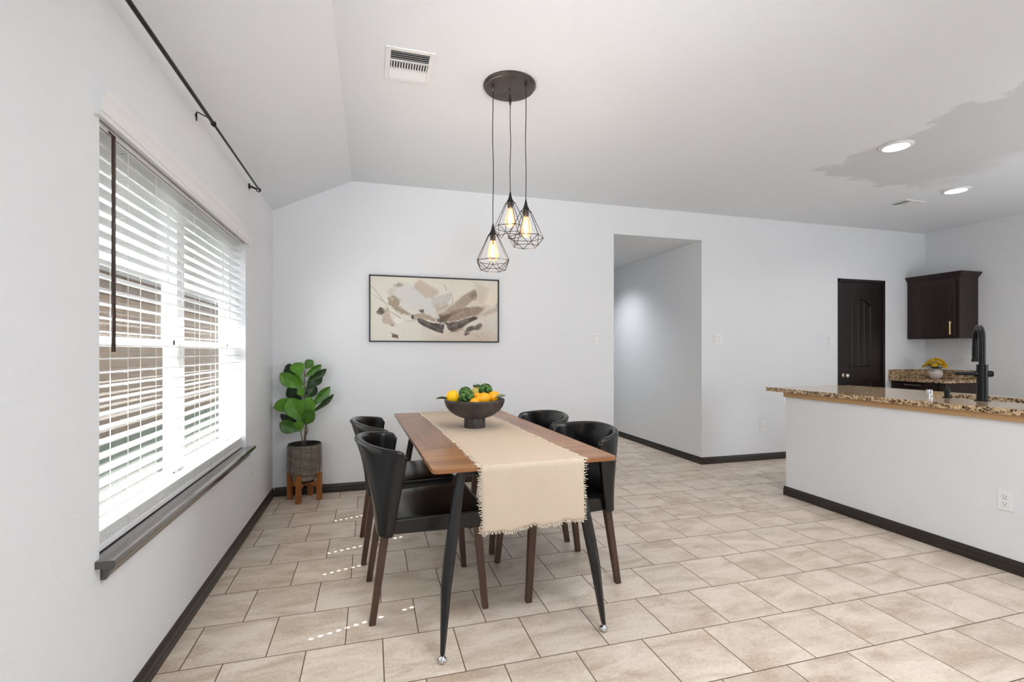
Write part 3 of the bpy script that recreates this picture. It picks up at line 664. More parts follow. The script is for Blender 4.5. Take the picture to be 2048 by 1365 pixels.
def line(pts, col=(60, 50, 44), wd=.004, al=.85):
    global img
    P = [cu(p) for p in pts]; X = uu * ASP; d = np.full(X.shape, 1e9)
    for (ax, ay), (bx, by) in zip(P, P[1:]):
        ax *= ASP; bx *= ASP; ex, ey = bx - ax, by - ay; t_ = np.clip(((X - ax) * ex + (vv - ay) * ey) / (ex * ex + ey * ey + 1e-12), 0, 1)
        d = np.minimum(d, np.hypot(X - ax - t_ * ex, vv - ay - t_ * ey))
    k = (np.clip(1 - (d + edge * .004) / wd, 0, 1) ** .5 * al)[..., None]; img = img * (1 - k) + lin(col) * k
stroke([(460, 330), (540, 270), (640, 240), (800, 250), (930, 380), (1020, 480), (1080, 600), (1090, 730), (960, 640), (760, 600), (620, 500), (480, 420)], (206, 206, 202), .05, .9)
stroke([(790, 235), (860, 200), (1110, 340), (1070, 400), (920, 425), (800, 300)], (188, 170, 152), .02, .8)
stroke([(470, 330), (540, 290), (540, 380), (470, 400)], (200, 186, 172), .03, .7)
stroke([(1000, 410), (1230, 350), (1280, 400), (1200, 510), (1010, 510)], (188, 190, 184), .012, .8)
stroke([(1040, 520), (1200, 490), (1260, 520), (1100, 620), (1060, 590)], (176, 160, 144), .03, .8)
stroke([(455, 415), (540, 400), (620, 450), (600, 520), (770, 630), (720, 650), (580, 590), (470, 500)], (148, 126, 100), .015, .85)
stroke([(500, 420), (545, 430), (530, 460), (505, 450)], (206, 200, 188), .012, .7)
stroke([(345, 575), (385, 550), (440, 600), (430, 630), (350, 628)], (74, 58, 48), .008, .95)
stroke([(400, 690), (440, 560), (480, 570), (520, 680), (590, 765), (520, 780), (410, 740)], (182, 164, 148), .015, .85)
stroke([(520, 690), (640, 680), (640, 740), (560, 770)], (232, 228, 220), .02, .8)
stroke([(550, 262), (600, 245), (655, 252), (630, 282), (570, 280)], (120, 106, 84), .015, .8)
stroke([(1860, 240), (1886, 240), (1886, 480), (1800, 540), (1700, 480), (1780, 330)], (230, 217, 197), .012, .8)
stroke([(1560, 200), (1640, 230), (1760, 300), (1660, 480), (1600, 460)], (190, 172, 148), .05, .5)
stroke([(1100, 640), (1240, 560), (1300, 480), (1560, 300), (1620, 390), (1610, 440), (1400, 560), (1120, 720)], (150, 128, 108), .015, .8, var=.4)
stroke([(1490, 390), (1580, 340), (1610, 410), (1520, 450)], (104, 86, 72), .02, .6)
stroke([(1090, 700), (1300, 580), (1590, 510), (1720, 540), (1640, 640), (1200, 735)], (134, 106, 86), .02, .85, var=.45)
stroke([(1600, 640), (1840, 540), (1885, 480), (1885, 590), (1700, 650)], (172, 150, 130), .03, .6)
stroke([(1840, 530), (1880, 475), (1886, 500), (1870, 530)], (64, 50, 42), .008, .9)
stroke([(1080, 700), (1120, 650), (1250, 640), (1190, 720), (1110, 745)], (74, 54, 44), .015, .85)
stroke([(1180, 745), (1400, 700), (1560, 650), (1625, 680), (1500, 740), (1400, 800), (1250, 860)], (62, 41, 32), .008, .95, .03, var=.3)
stroke([(780, 640), (900, 600), (1060, 690), (1060, 730), (900, 690), (790, 700)], (160, 138, 118), .012, .85)
stroke([(850, 578), (905, 568), (925, 598), (870, 612)], (88, 66, 54), .006, .95)
stroke([(755, 640), (785, 630), (778, 692), (760, 690)], (48, 36, 32), .006, .95)
stroke([(838, 690), (1080, 745), (1176, 762), (1155, 878), (1080, 862), (900, 790), (840, 740)], (44, 37, 36), .005, .97, .02, var=.2)
stroke([(1090, 760), (1160, 765), (1145, 850), (1070, 850)], (104, 96, 92), .01, .4)
stroke([(1240, 870), (1270, 835), (1420, 805), (1440, 830)], (128, 98, 80), .01, .8)
stroke([(1420, 850), (1470, 790), (1660, 745), (1695, 765), (1620, 815), (1500, 850)], (58, 46, 46), .01, .9, .05, var=.5)
stroke([(1422, 885), (1500, 858), (1512, 880), (1450, 902)], (78, 50, 46), .006, .95)
stroke([(498, 858), (560, 880), (604, 908), (590, 932), (512, 926), (520, 890)], (92, 58, 48), .006, .92)
stroke([(505, 775), (530, 775), (520, 795)], (80, 60, 50), .005, .9)
stroke([(860, 760), (1000, 830), (960, 860), (900, 820)], (196, 190, 178), .03, .6)
line([(258, 262), (330, 345), (400, 450), (440, 500), (475, 570)]); line([(285, 385), (440, 488), (530, 525)], wd=.003); line([(485, 597), (560, 632), (625, 685)], wd=.005)
line([(1260, 350), (1282, 430), (1272, 505), (1215, 580)], wd=.005); line([(1165, 250), (1207, 327)], wd=.005); line([(1500, 850), (1600, 895), (1672, 962)], (110, 92, 80), .003)
line([(695, 722), (810, 712)]); line([(1270, 215), (1275, 280)], (160, 148, 130), .003, .6); line([(1180, 745), (1250, 640), (1560, 520)], (70, 52, 42), .003, .6); line([(1070, 650), (1090, 740)], wd=.004)
line([(1655, 890), (1700, 868), (1690, 912)], (178, 158, 140), .003, .7); line([(1770, 850), (1800, 845)], (150, 120, 100), .003, .7)
img += (vnoise(120, 60, 2, 12) - .5)[..., None] * .05; img = np.clip(img, 0, 1)
vco = np.stack([cx0 + uu * (cx1 - cx0), np.full_like(uu, YB - .026), cz1 - vv * (cz1 - cz0)], -1).reshape(-1, 3)
idx = np.arange(NW * NH).reshape(NH, NW); fc = np.stack([idx[:-1, :-1], idx[1:, :-1], idx[1:, 1:], idx[:-1, 1:]], -1).reshape(-1, 4)
# canvas: painted front sheet plus the sides and back of the stretcher box
vb = [(x, y, z) for y in (YB - .026, YB - .004) for x, z in ((cx0, cz1), (cx1, cz1), (cx1, cz0), (cx0, cz0))]
nv = len(vco); verts = np.vstack([vco, np.array(vb)])
faces = fc.tolist() + [[nv + a, nv + (a + 1) % 4, nv + 4 + (a + 1) % 4, nv + 4 + a] for a in range(4)] + [[nv + 4, nv + 5, nv + 6, nv + 7]]
me = bpy.data.meshes.new('canvas'); me.from_pydata(verts.tolist(), [], faces)
ca = me.color_attributes.new('paint', 'FLOAT_COLOR', 'POINT')
buf = np.ones((nv + 8, 4), np.float32); buf[:nv, :3] = img.reshape(-1, 3); buf[nv:, :3] = .8; ca.data.foreach_set('color', buf.ravel())
m, t, b = nt('artist_paint'); at = N(t, 'ShaderNodeVertexColor', layer_name='paint'); t.links.new(at.outputs[0], b.inputs['Base Color']); b.inputs['Roughness'].default_value = .6
me.materials.append(m); cv = bpy.data.objects.new('canvas', me); C.objects.link(cv); cv.parent = pt; cv.matrix_parent_inverse = Matrix.Translation(pt.location).inverted()

# ================================================================ SWITCHES, OUTLETS, VENTS, DOWNLIGHTS
def plate(name, cat, label, gangs, kind, pos, rz):
    """built facing -Y at the origin, then turned"""
    r = empty(name, pos, rz); tag(r, label, cat)
    wd = .072 + .046 * (gangs - 1); bm = bmesh.new(); box(bm, -wd / 2, wd / 2, -.006, 0, -.0585, .0585, .0025); mesh_obj('cover_plate', bm, M['plastic'], r)
    for g in range(gangs):
        cx = (g - (gangs - 1) / 2) * .046
        if kind == 'rocker':
            bm = bmesh.new(); prism(bm, [(-.006, -.033), (-.008, -.033), (-.0105, .033), (-.006, .033)], 'X', cx - .0165, cx + .0165)
            mesh_obj('rocker', bm, M['plastic'], r)
            bm = bmesh.new()
            for a, b_, c, d in ((cx - .0178, cx - .0167, -.0345, .0345), (cx + .0167, cx + .0178, -.0345, .0345), (cx - .0178, cx + .0178, .0335, .0345), (cx - .0178, cx + .0178, -.0345, -.0335)): box(bm, a, b_, -.0064, -.0058, c, d)
            mesh_obj('rocker_gap', bm, M['slot'], r)
        else:
            for zc in (-.0195, .0195):
                bm = bmesh.new(); box(bm, cx - .0165, cx + .0165, -.0085, -.005, zc - .014, zc + .014, .003); f = mesh_obj('socket_face', bm, M['plastic'], r)
                bm = bmesh.new(); box(bm, cx - .0075, cx - .0055, -.0089, -.008, zc - .001, zc + .008); box(bm, cx + .0055, cx + .0075, -.0089, -.008, zc - .002, zc + .008)
                cyl(bm, (cx, -.0089, zc - .007), (cx, -.008, zc - .007), .0025, n=10); mesh_obj('slots', bm, M['slot'], f)
    return r
plate('light_switch', 'switch', 'single white rocker switch right of the painting, before the hallway', 1, 'rocker', (2.204, YB, 1.366), 0)
plate('light_switch', 'switch', 'double white switch plate just right of the hallway corner', 2, 'rocker', (3.690, YB, 1.374), 0)
plate('light_switch', 'switch', 'single white switch beside the dark pantry door', 1, 'rocker', (5.283, YB, 1.365), 0)
plate('wall_outlet', 'outlet', 'white outlet low on the back wall left of the peninsula', 1, 'socket', (4.292, YB, .392), 0)
plate('wall_outlet', 'outlet', 'white outlet on the window wall under the sill end', 1, 'socket', (XL, 3.783, .352), PI / 2)
plate('wall_outlet', 'outlet', 'white outlet low on the hallway wall', 1, 'socket', (HX1, 6.03, .43), -PI / 2)
plate('wall_outlet', 'outlet', 'white outlet on the peninsula half wall at the right edge', 1, 'socket', (3.44, 1.872, .397), -PI / 2)
plate('wall_outlet', 'outlet', 'white outlet above the kitchen counter, beside the faucet', 1, 'socket', (XR, 4.085, 1.126), -PI / 2)

def vent(pos, W, L, label, rz=0):
    """ceiling register, hanging below z=0; W along X, L along Y"""
    r = empty('ceiling_vent', pos, rz); tag(r, label, 'vent', 'ceiling air registers')
    bm = bmesh.new(); f = .026
    for a, b_, c, d in ((-W / 2, -W / 2 + f, -L / 2, L / 2), (W / 2 - f, W / 2, -L / 2, L / 2), (-W / 2 + f, W / 2 - f, -L / 2, -L / 2 + f), (-W / 2 + f, W / 2 - f, L / 2 - f, L / 2)): box(bm, a, b_, c, d, -.008, -.0002, .002)
    mesh_obj('frame', bm, M['trim'], r)
    bm = bmesh.new(); box(bm, -W / 2 + f, W / 2 - f, -L / 2 + f, L / 2 - f, -.0012, -.0003); mesh_obj('duct_backing', bm, M['slot'], r)
    iw = W - 2 * f; il = L - 2 * f; s1 = -il / 2 + il * .34; s2 = -il / 2 + il * .64
    bm = bmesh.new()
    for k in range(5):
        y = -il / 2 + (k + .6) * il * .34 / 5; prism(bm, [(y - .002, -.0075), (y + .0085, -.0015), (y + .0095, -.0022), (y - .0005, -.0082)], 'X', -iw / 2, iw / 2)
    for k in range(6):
        y = s2 + (k + .5) * (il / 2 - s2) / 6; prism(bm, [(y + .003, -.0078), (y - .0075, -.0015), (y - .0065, -.0010), (y + .004, -.0070)], 'X', -iw / 2, iw / 2)
    for y in (s1, s2): box(bm, -iw / 2, iw / 2, y - .004, y + .004, -.008, -.001)
    for k in range(14):
        x = -iw / 2 + (k + .5) * iw / 14; box(bm, x - .0028, x + .0028, s1, s2, -.008, -.0015)
    mesh_obj('louvres', bm, M['trim'], r)
    bm = bmesh.new(); box(bm, -.014, .014, L / 2 - .022, L / 2 - .014, -.012, -.008, .001); mesh_obj('damper_lever', bm, M['plastic'], r)
    return r
vent((.194, 2.633, ZC), .246, .30, 'white ceiling vent with dark slots, left of the pendant light')
vent((5.24, 3.665, ZC), .20, .275, 'small white ceiling vent near the kitchen corner', -PI / 2)
def downlight(pos, label):
    r = empty('recessed_light', pos); tag(r, label, 'ceiling light', 'kitchen downlights')
    bm = bmesh.new(); lathe(bm, [(.082, -.001), (.108, -.001), (.108, -.005), (.086, -.014), (.082, -.013)], 40, cap0=False, cap1=False); o = mesh_obj('trim_ring', bm, M['trim'], r, smooth=True)
    bm = bmesh.new(); lathe(bm, [(.0825, -.003), (.0825, -.0125), (.06, -.015), (.001, -.016)], 40, cap1=False); mesh_obj('lens', bm, M['led'], r, smooth=True)
    l = bpy.data.lights.new('downlight', 'AREA'); l.shape = 'DISK'; l.size = .15; l.energy = 5; l.color = (1, .97, .93); l.spread = math.radians(150)
    lo = bpy.data.objects.new('downlight', l); C.objects.link(lo); lo.location = (pos[0], pos[1], pos[2] - .02)
downlight((3.71, 2.665, ZC), 'lit round downlight nearer the dining table'); downlight((5.26, 3.235, ZC), 'lit round downlight nearer the kitchen corner')
hl = bpy.data.lights.new('hall_light', 'SPOT'); hl.energy = 80; hl.spot_size = math.radians(130); hl.spot_blend = 1.0; hl.shadow_soft_size = .12; hl.color = (.93, .97, 1)
ho = bpy.data.objects.new('hall_light', hl); C.objects.link(ho); ho.location = (2.92, 6.1, HZ - .02)

# ================================================================ PENDANT LIGHT
PCX, PCY = .757, 2.668
pl = empty('pendant_light', (PCX, PCY, ZC)); tag(pl, 'three-cord pendant light with black wire diamond cages and glowing amber bulbs', 'pendant light')
bm = bmesh.new(); lathe(bm, [(.148, 0), (.149, -.010), (.146, -.014), (.143, -.0145), (.142, -.020), (.138, -.024), (.02, -.028), (.001, -.028)], 64, cap1=False)
autosmooth(mesh_obj('canopy', bm, M['bronze'], pl), 30)
bm = bmesh.new(); ellipsoid(bm, (0, 0, -.033), .006, .006, .006); sc_ = mesh_obj('centre_screw', bm, M['bronze'], pl, smooth=True)
def cage(x, y, ztop, rot):
    ox, oy = x - PCX, y - PCY; zt = ztop - ZC
    bm = bmesh.new(); pts = []
    for k in range(15):
        s = k / 14; wob = .0025 * math.sin(s * 9 + rot * 7) * math.sin(PI * s); pts.append((ox + wob, oy, -.05 + (zt + .05) * s))
    tube(bm, pts, .0024, 8); mesh_obj('cord', bm, M['wire'], pl, smooth=True)
    bm = bmesh.new(); lathe(bm, [(.007, -.0275), (.008, -.034), (.006, -.048), (.0035, -.060)], 16, c=(ox, oy, 0)); mesh_obj('cord_grip', bm, M['bronze'], pl, smooth=True)
    bm = bmesh.new(); r_ = .0019
    ring = lambda rad, z, off: [Vector((rad * math.cos(rot + off + k * PI / 3), rad * math.sin(rot + off + k * PI / 3), z)) for k in range(6)]
    A = ring(.029, -.068, 0); B = ring(.100, -.212, 0); D = ring(.068, -.262, PI / 6)
    def seg(p, q): cyl(bm, p, q, r_, n=6)
    for k in range(6):
        seg(A[k], A[(k + 1) % 6]); seg(A[k], B[k]); seg(B[k], B[(k + 1) % 6]); seg(D[k], D[(k + 1) % 6]); seg(B[k], D[k]); seg(B[(k + 1) % 6], D[k])
        seg(A[k], Vector((A[k].x * .62, A[k].y * .62, -.057)))
    for P_ in (A, B, D):
        for p in P_: ellipsoid(bm, p, .0028, .0028, .0028, 6, 4)
    cg = mesh_obj('wire_cage', bm, M['wire'], pl); cg.location = (ox, oy, zt)
    bm = bmesh.new(); lathe(bm, [(.0035, 0), (.0045, -.008), (.008, -.025), (.013, -.043), (.019, -.054), (.0195, -.058), (.001, -.058)], 24, cap1=False); mesh_obj('cone_cap', bm, M['wire'], cg, smooth=True)
    bm = bmesh.new(); lathe(bm, [(.012, -.058), (.0165, -.062), (.0165, -.090), (.015, -.096)], 24); mesh_obj('lamp_socket', bm, M['bronze'], cg, smooth=True)
    bm = bmesh.new(); lathe(bm, [(.013, -.096), (.014, -.104), (.021, -.125), (.029, -.155), (.032, -.175), (.029, -.194), (.020, -.207), (.010, -.212), (.002, -.213)], 28, cap0=False); mesh_obj('bulb', bm, M['bulb'], cg, smooth=True)
    bm = bmesh.new(); ellipsoid(bm, (0, 0, -.157), .0115, .0115, .040, 14, 10)
    mesh_obj('filament', bm, M['filament'], cg, smooth=True)
    l = bpy.data.lights.new('bulb_glow', 'POINT'); l.energy = 2.2; l.color = (1, .66, .36); l.shadow_soft_size = .02
    lo = bpy.data.objects.new('bulb_glow', l); C.objects.link(lo); lo.location = (x, y, ztop - .235)
cage(.657, 2.656, 1.954, .30); cage(.791, 2.774, 2.180, .55); cage(.828, 2.587, 2.083, .95)

# ================================================================ DINING TABLE
TX, TY, TR = .628, 2.945, math.radians(2.0)
tb = empty('dining_table', (TX, TY, 0), TR); tag(tb, 'rectangular walnut-topped dining table on splayed black metal legs', 'table')
TW_, TL_, TZ = .846, 1.905, .757
def rrect(x0, x1, y0, y1, rs, n=6):
    """rs = radii of the corners (x0y0, x1y0, x1y1, x0y1)"""
    P = []
    for (cx, cy, sx, sy, a0), r in zip(((x0, y0, 1, 1, PI), (x1, y0, -1, 1, 1.5 * PI), (x1, y1, -1, -1, 0), (x0, y1, 1, -1, .5 * PI)), rs):
        if r == 0: P.append((cx, cy)); continue
        for k in range(n + 1):
            a = a0 + (PI / 2) * k / n; P.append((cx + sx * r + r * math.cos(a), cy + sy * r + r * math.sin(a)))
    return P
def board(bm, P, z0, z1, ch=.003):
    prism(bm, P, 'Z', z0, z1)
hw, hl_ = TW_ / 2, TL_ / 2; sA, sB = -hl_ + .435, hl_ - .375
bm = bmesh.new(); board(bm, [(-hw, sA + .0008), (hw, sA + .0008), (hw, sB - .0008), (-hw, sB - .0008)], TZ - .019, TZ)
o = mesh_obj('tabletop', bm, M['walnut_y'], tb)
bm = bmesh.new(); board(bm, rrect(-hw, hw, -hl_, sA - .0008, (.028, .028, 0, 0)), TZ - .019, TZ); p1 = mesh_obj('end_panel', bm, M['walnut_x'], tb)
bm = bmesh.new(); board(bm, rrect(-hw, hw, sB + .0008, hl_, (0, 0, .028, .028)), TZ - .019, TZ); p2 = mesh_obj('end_panel', bm, M['walnut_x'], tb)
for q in (o, p1, p2):
    md = q.modifiers.new('edge', 'BEVEL'); md.width = .0025; md.segments = 2; md.limit_method = 'ANGLE'
bm = bmesh.new(); zz0, zz1 = TZ - .045, TZ - .0195
for sx in (-1, 1): box(bm, sx * .285 - .012, sx * .285 + .012, -hl_ + .06, hl_ - .06, zz0, zz1)
for sy in (-1, 1): box(bm, -.297, .297, sy * (hl_ - .075) - .014, sy * (hl_ - .075) + .014, zz0, zz1)
mesh_obj('under_frame', bm, M['tablemetal'], tb)
def tleg(sx, sy):
    # folded steel leg: wide flat face on top, turning into a ridge towards the foot
    prof = [(TZ - .020, .262, hl_ - .040, .022, .016, 0), (.60, .285, hl_ - .030, .0275, .018, .002), (.40, .318, hl_ - .012, .030, .020, .006), (.28, .336, hl_ + .000, .026, .019, .009), (.12, .350, hl_ + .018, .017, .015, .007), (.034, .358, hl_ + .028, .011, .011, .004)]
    bm = bmesh.new(); rings = []; ox = -.033 if sy < 0 else 0
    for z, x, y, a, b_, rdg in prof:
        a *= .76; y += .018 * max(0, (.6 - z) / .6)
        P = [(-a, -b_ * .6), (0, -b_ - rdg), (a, -b_ * .6), (a, b_ * .8), (0, b_), (-a, b_ * .8)]
        rings.append([bm.verts.new((sx * x + ox + px_, sy * y + (py_ if sy < 0 else -py_), z)) for px_, py_ in P])
    for r0, r1 in zip(rings, rings[1:]):
        for k in range(6): bm.faces.new((r0[k], r0[(k + 1) % 6], r1[(k + 1) % 6], r1[k]))
    bm.faces.new(rings[0]); bm.faces.new(rings[-1])
    lg = mesh_obj('leg', bm, M['tablemetal'], tb); md = lg.modifiers.new('b', 'BEVEL'); md.width = .0015; md.segments = 2; md.limit_method = 'ANGLE'
    bm = bmesh.new(); lathe(bm, [(.005, .036), (.005, .027), (.012, .025), (.0185, .018), (.0195, .012), (.014, .004), (.009, 0)], 20, c=(sx * .358 + ox, sy * (hl_ + .045), 0))
    g = mesh_obj('glide', bm, M['chrome'], lg, smooth=True); g['label'] = 'chrome levelling foot'
for sx in (-1, 1):
    for sy in (-1, 1): tleg(sx, sy)

# ---------------------------------------------------------------- runner
rn = empty('table_runner', (TX, TY, TZ), TR); tag(rn, 'cream woven runner with frayed edges hanging over the end of the table', 'table runner')
RW = .468; RCX = .014; path = []; oy = hl_ + .0045
def rpath():
    P = []
    for z in np.linspace(-.272, -.012, 27): P.append((-oy - .002 - .006 * math.sin((z + .02) * 9), z))
    for a in np.linspace(0, PI / 2, 6)[1:]: P.append((-oy + .010 - .010 * math.cos(a), -.008 + .0105 * math.sin(a)))
    for y in np.linspace(-oy + .02, oy - .02, 110): P.append((y, .0025))
    for a in np.linspace(PI / 2, 0, 6)[:-1]: P.append((oy - .010 + .010 * math.cos(a), -.008 + .0105 * math.sin(a)))
    for z in np.linspace(-.012, -.25, 25): P.append((oy + .002, z))
    return P
path = rpath(); NWc = 40; rs = np.random.RandomState(5)
ew = np.cumsum(rs.randn(2, len(path)) * .0012, axis=1); ew -= np.array([np.linspace(0, e_[-1], len(path)) for e_ in ew]); ew = np.clip(ew, -.007, .007)
bm = bmesh.new(); grid = []
for i, (y, z) in enumerate(path):
    row = []; last = len(path) - 1
    for j in range(NWc + 1):
        s = j / NWc; x = RCX + (s - .5) * RW + (1 - s) * ew[0, i] + s * ew[1, i]
        hang = -.01 > z; dy = 0; dz = 0
        if hang and y < 0: dy = -.005 * math.sin(s * 7 + 1) * min(1, -z * 5); dz = (.006 * math.sin(s * 17) + .004 * math.sin(s * 41) + .016 * (s - .5)) * (1 if i < 4 else max(0, 1 - (i - 3) / 8))
        elif not hang: dz = .0008 * max(0, math.sin(y * 23 + s * 5)) 
        row.append(bm.verts.new((x, y + dy, z + dz)))
    grid.append(row)
for a, b_ in zip(grid, grid[1:]):
    for j in range(NWc): bm.faces.new((a[j], a[j + 1], b_[j + 1], b_[j]))
gp = [[v.co.copy() for v in r] for r in grid]
uvl = bm.loops.layers.uv.new('UVMap'); bm.verts.ensure_lookup_table(); bm.verts.index_update()
sarc = np.concatenate([[0], np.cumsum([math.hypot(a[0] - b[0], a[1] - b[1]) for a, b in zip(path, path[1:])])])
for f_ in bm.faces:
    for lp in f_.loops: lp[uvl].uv = ((lp.vert.index % (NWc + 1)) / NWc * RW, sarc[lp.vert.index // (NWc + 1)])
ro = mesh_obj('cloth', bm, M['cloth'], rn, smooth=True); md = ro.modifiers.new('t', 'SOLIDIFY'); md.thickness = .0022; md.offset = 0
bm = bmesh.new()
def strand(p, d, L, r=.0012):
    p = Vector(p); d = Vector(d).normalized(); q = p + d * L * .6 + Vector((rs.randn() * .002, rs.randn() * .002, rs.randn() * .0015)); e_ = p + d * L + Vector((rs.randn() * .003, rs.randn() * .003, rs.randn() * .002))
    tube(bm, [p, q, e_], r, 4)
for i in range(len(gp) - 1):
    for side, j in ((-1, 0), (1, NWc)):
        for s in (0, .5):
            p = gp[i][j].lerp(gp[i + 1][j], s + rs.rand() * .4)
            if p.z > -.005:
                p.z = .003; strand(p, (side, rs.randn() * .4, .05), .009 + rs.rand() * .007)
            else: strand(p, (side, 0, rs.randn() * .5), .009 + rs.rand() * .008)
for i, sgn in ((0, 1), (len(gp) - 1, 1)):
    for j in range(NWc):
        for s in (0, .33, .66):
            strand(gp[i][j].lerp(gp[i][j + 1], s), (rs.randn() * .35, rs.randn() * .15, -1), .007 + rs.rand() * .008)
f = mesh_obj('fringe', bm, M['fringe'], rn); f['kind'] = 'stuff'

# ================================================================ CHAIRS
def make_chair():
    r = empty('dining_chair'); HS = .47
    # seat: trapezoid cushion, 66 mm thick, softly domed
    bm = bmesh.new(); xs = np.linspace(-.235, .240, 13); rows_t = []; rows_b = []
    def hwid(x): return .232 + (x + .235) / .475 * .028
    for x in xs:
        hwd = hwid(x); rt = []; rb_ = []
        for q in np.linspace(-1, 1, 11):
            dome = .007 * (1 - q ** 4) * (1 - ((x) / .25) ** 4)
            rt.append(bm.verts.new((x, q * hwd, HS + .008 + x * .035 + dome))); rb_.append(bm.verts.new((x, q * hwd, .398)))
        rows_t.append(rt); rows_b.append(rb_)
    n, mm = len(xs), 11
    for R_ in (rows_t, rows_b):
        for i in range(n - 1):
            for j in range(mm - 1): bm.faces.new((R_[i][j], R_[i][j + 1], R_[i + 1][j + 1], R_[i + 1][j]))
    loop_t = [rows_t[0][j] for j in range(mm)] + [rows_t[i][-1] for i in range(1, n)] + [rows_t[-1][j] for j in range(mm - 2, -1, -1)] + [rows_t[i][0] for i in range(n - 2, 0, -1)]
    loop_b = [rows_b[0][j] for j in range(mm)] + [rows_b[i][-1] for i in range(1, n)] + [rows_b[-1][j] for j in range(mm - 2, -1, -1)] + [rows_b[i][0] for i in range(n - 2, 0, -1)]
    for k in range(len(loop_t)): bm.faces.new((loop_t[k], loop_t[(k + 1) % len(loop_t)], loop_b[(k + 1) % len(loop_t)], loop_b[k]))
    s = mesh_obj('seat', bm, M['leather'], r); autosmooth(s, 50)
    md = s.modifiers.new('b', 'BEVEL'); md.width = .012; md.segments = 4; md.limit_method = 'ANGLE'; md.angle_limit = math.radians(50)
    bm = bmesh.new(); zc = .4745 - .010
    P = [(x, hwid(x) - .002) for x in np.linspace(-.20, .232, 14)]; P2 = [(x, -y) for x, y in reversed(P)]
    fr = [(.2395, q * .252) for q in np.linspace(.98, -.98, 10)]
    tube(bm, [(x, y, HS + .0035 + x * .035) for x, y in P + fr + P2], .0018, 6); mesh_obj('seat_piping', bm, M['leather'], s, smooth=True)
    # wrap-around flared back shell
    NU, NV = 40, 16; bm = bmesh.new(); g = []
    for iv in range(NV + 1):
        v = iv / NV; row = []
        ex = v ** 1.7
        xb = -.252 - .012 * v - .082 * ex            # back centre line
        xt = -.195 + .062 * v                        # front edge of the wings
        W_ = .247 + .006 * v + .026 * ex; n_ = 5.5 - 3.4 * v ** .6
        zt = .395 + .0 * v
        for iu in range(NU + 1):
            a = -PI / 2 + PI * iu / NU; ca_, sa_ = math.cos(a), math.sin(a)
            xx = xt - (xt - xb) * abs(ca_) ** (2 / n_); yy = W_ * math.copysign(abs(sa_) ** (2 / n_), sa_)
            ztop = .785 + .035 * abs(ca_) ** 1.2
            q_ = max(0, (abs(iu / NU * 2 - 1) - .88) / .12); ztop -= .034 * (1 - math.sqrt(max(0, 1 - q_ * q_)))
            row.append(bm.verts.new((xx, yy, .393 + (ztop - .393) * v)))
        g.append(row)
    for a_, b_ in zip(g, g[1:]):
        for k in range(NU): bm.faces.new((a_[k], a_[k + 1], b_[k + 1], b_[k]))
    top = [v_.co.copy() for v_ in g[-1]]
    bk = mesh_obj('backrest', bm, M['leather'], r, smooth=True)
    md = bk.modifiers.new('s', 'SOLIDIFY'); md.thickness = .030; md.offset = 0
    md = bk.modifiers.new('b', 'BEVEL'); md.width = .012; md.segments = 4; md.limit_method = 'ANGLE'; md.angle_limit = math.radians(50)
    bm = bmesh.new()
    cen = Vector((-.12, 0, 0)); pp = []
    for p in top[1:-1]:
        d = Vector((p.x - cen.x, p.y, 0)).normalized(); pp.append(p + d * .0145 + Vector((0, 0, -.012)))
    tube(bm, pp, .0020, 6); mesh_obj('piping', bm, M['leather'], bk, smooth=True)
    for sx, x1_, y1_, x0_, y0_ in ((-1, -.228, .205, -.285, .222), (1, .205, .215, .238, .238)):
        for sy in (-1, 1):
            bm = bmesh.new(); rg = []
            for z, x, y, h_ in ((.402, x1_, y1_, .0185), (.0, x0_, y0_, .0145)):
                rg.append([bm.verts.new((x + a * h_, sy * y + b_ * h_ * 1.05, z)) for a, b_ in ((-1, -1), (1, -1), (1, 1), (-1, 1))])
            for k in range(4): bm.faces.new((rg[0][k], rg[0][(k + 1) % 4], rg[1][(k + 1) % 4], rg[1][k]))
            bm.faces.new(rg[0]); bm.faces.new(rg[1]); lg = mesh_obj('leg', bm, M['leg'], r)
            md = lg.modifiers.new('b', 'BEVEL'); md.width = .003; md.segments = 2
    return r
ch = make_chair()
spots = [((.283, 2.528, 0), math.radians(2), 'black leather chair with brown legs at the near left side of the table'),
         ((.235, 3.190, 0), math.radians(2), 'black leather chair at the far left side, behind the nearest left chair'),
         ((.965, 2.548, 0), math.radians(184.5), 'black leather chair at the near right side of the table, its back to the peninsula'),
         ((.925, 3.150, 0), math.radians(184.5), 'black leather chair at the far right side, nearest the hallway wall end')]
for i, (p, a, lab) in enumerate(spots):
    o = ch if i == 0 else copy_tree(ch)
    o.location = p; o.rotation_euler = (0, 0, a); tag(o, lab, 'chair', 'black dining chairs')

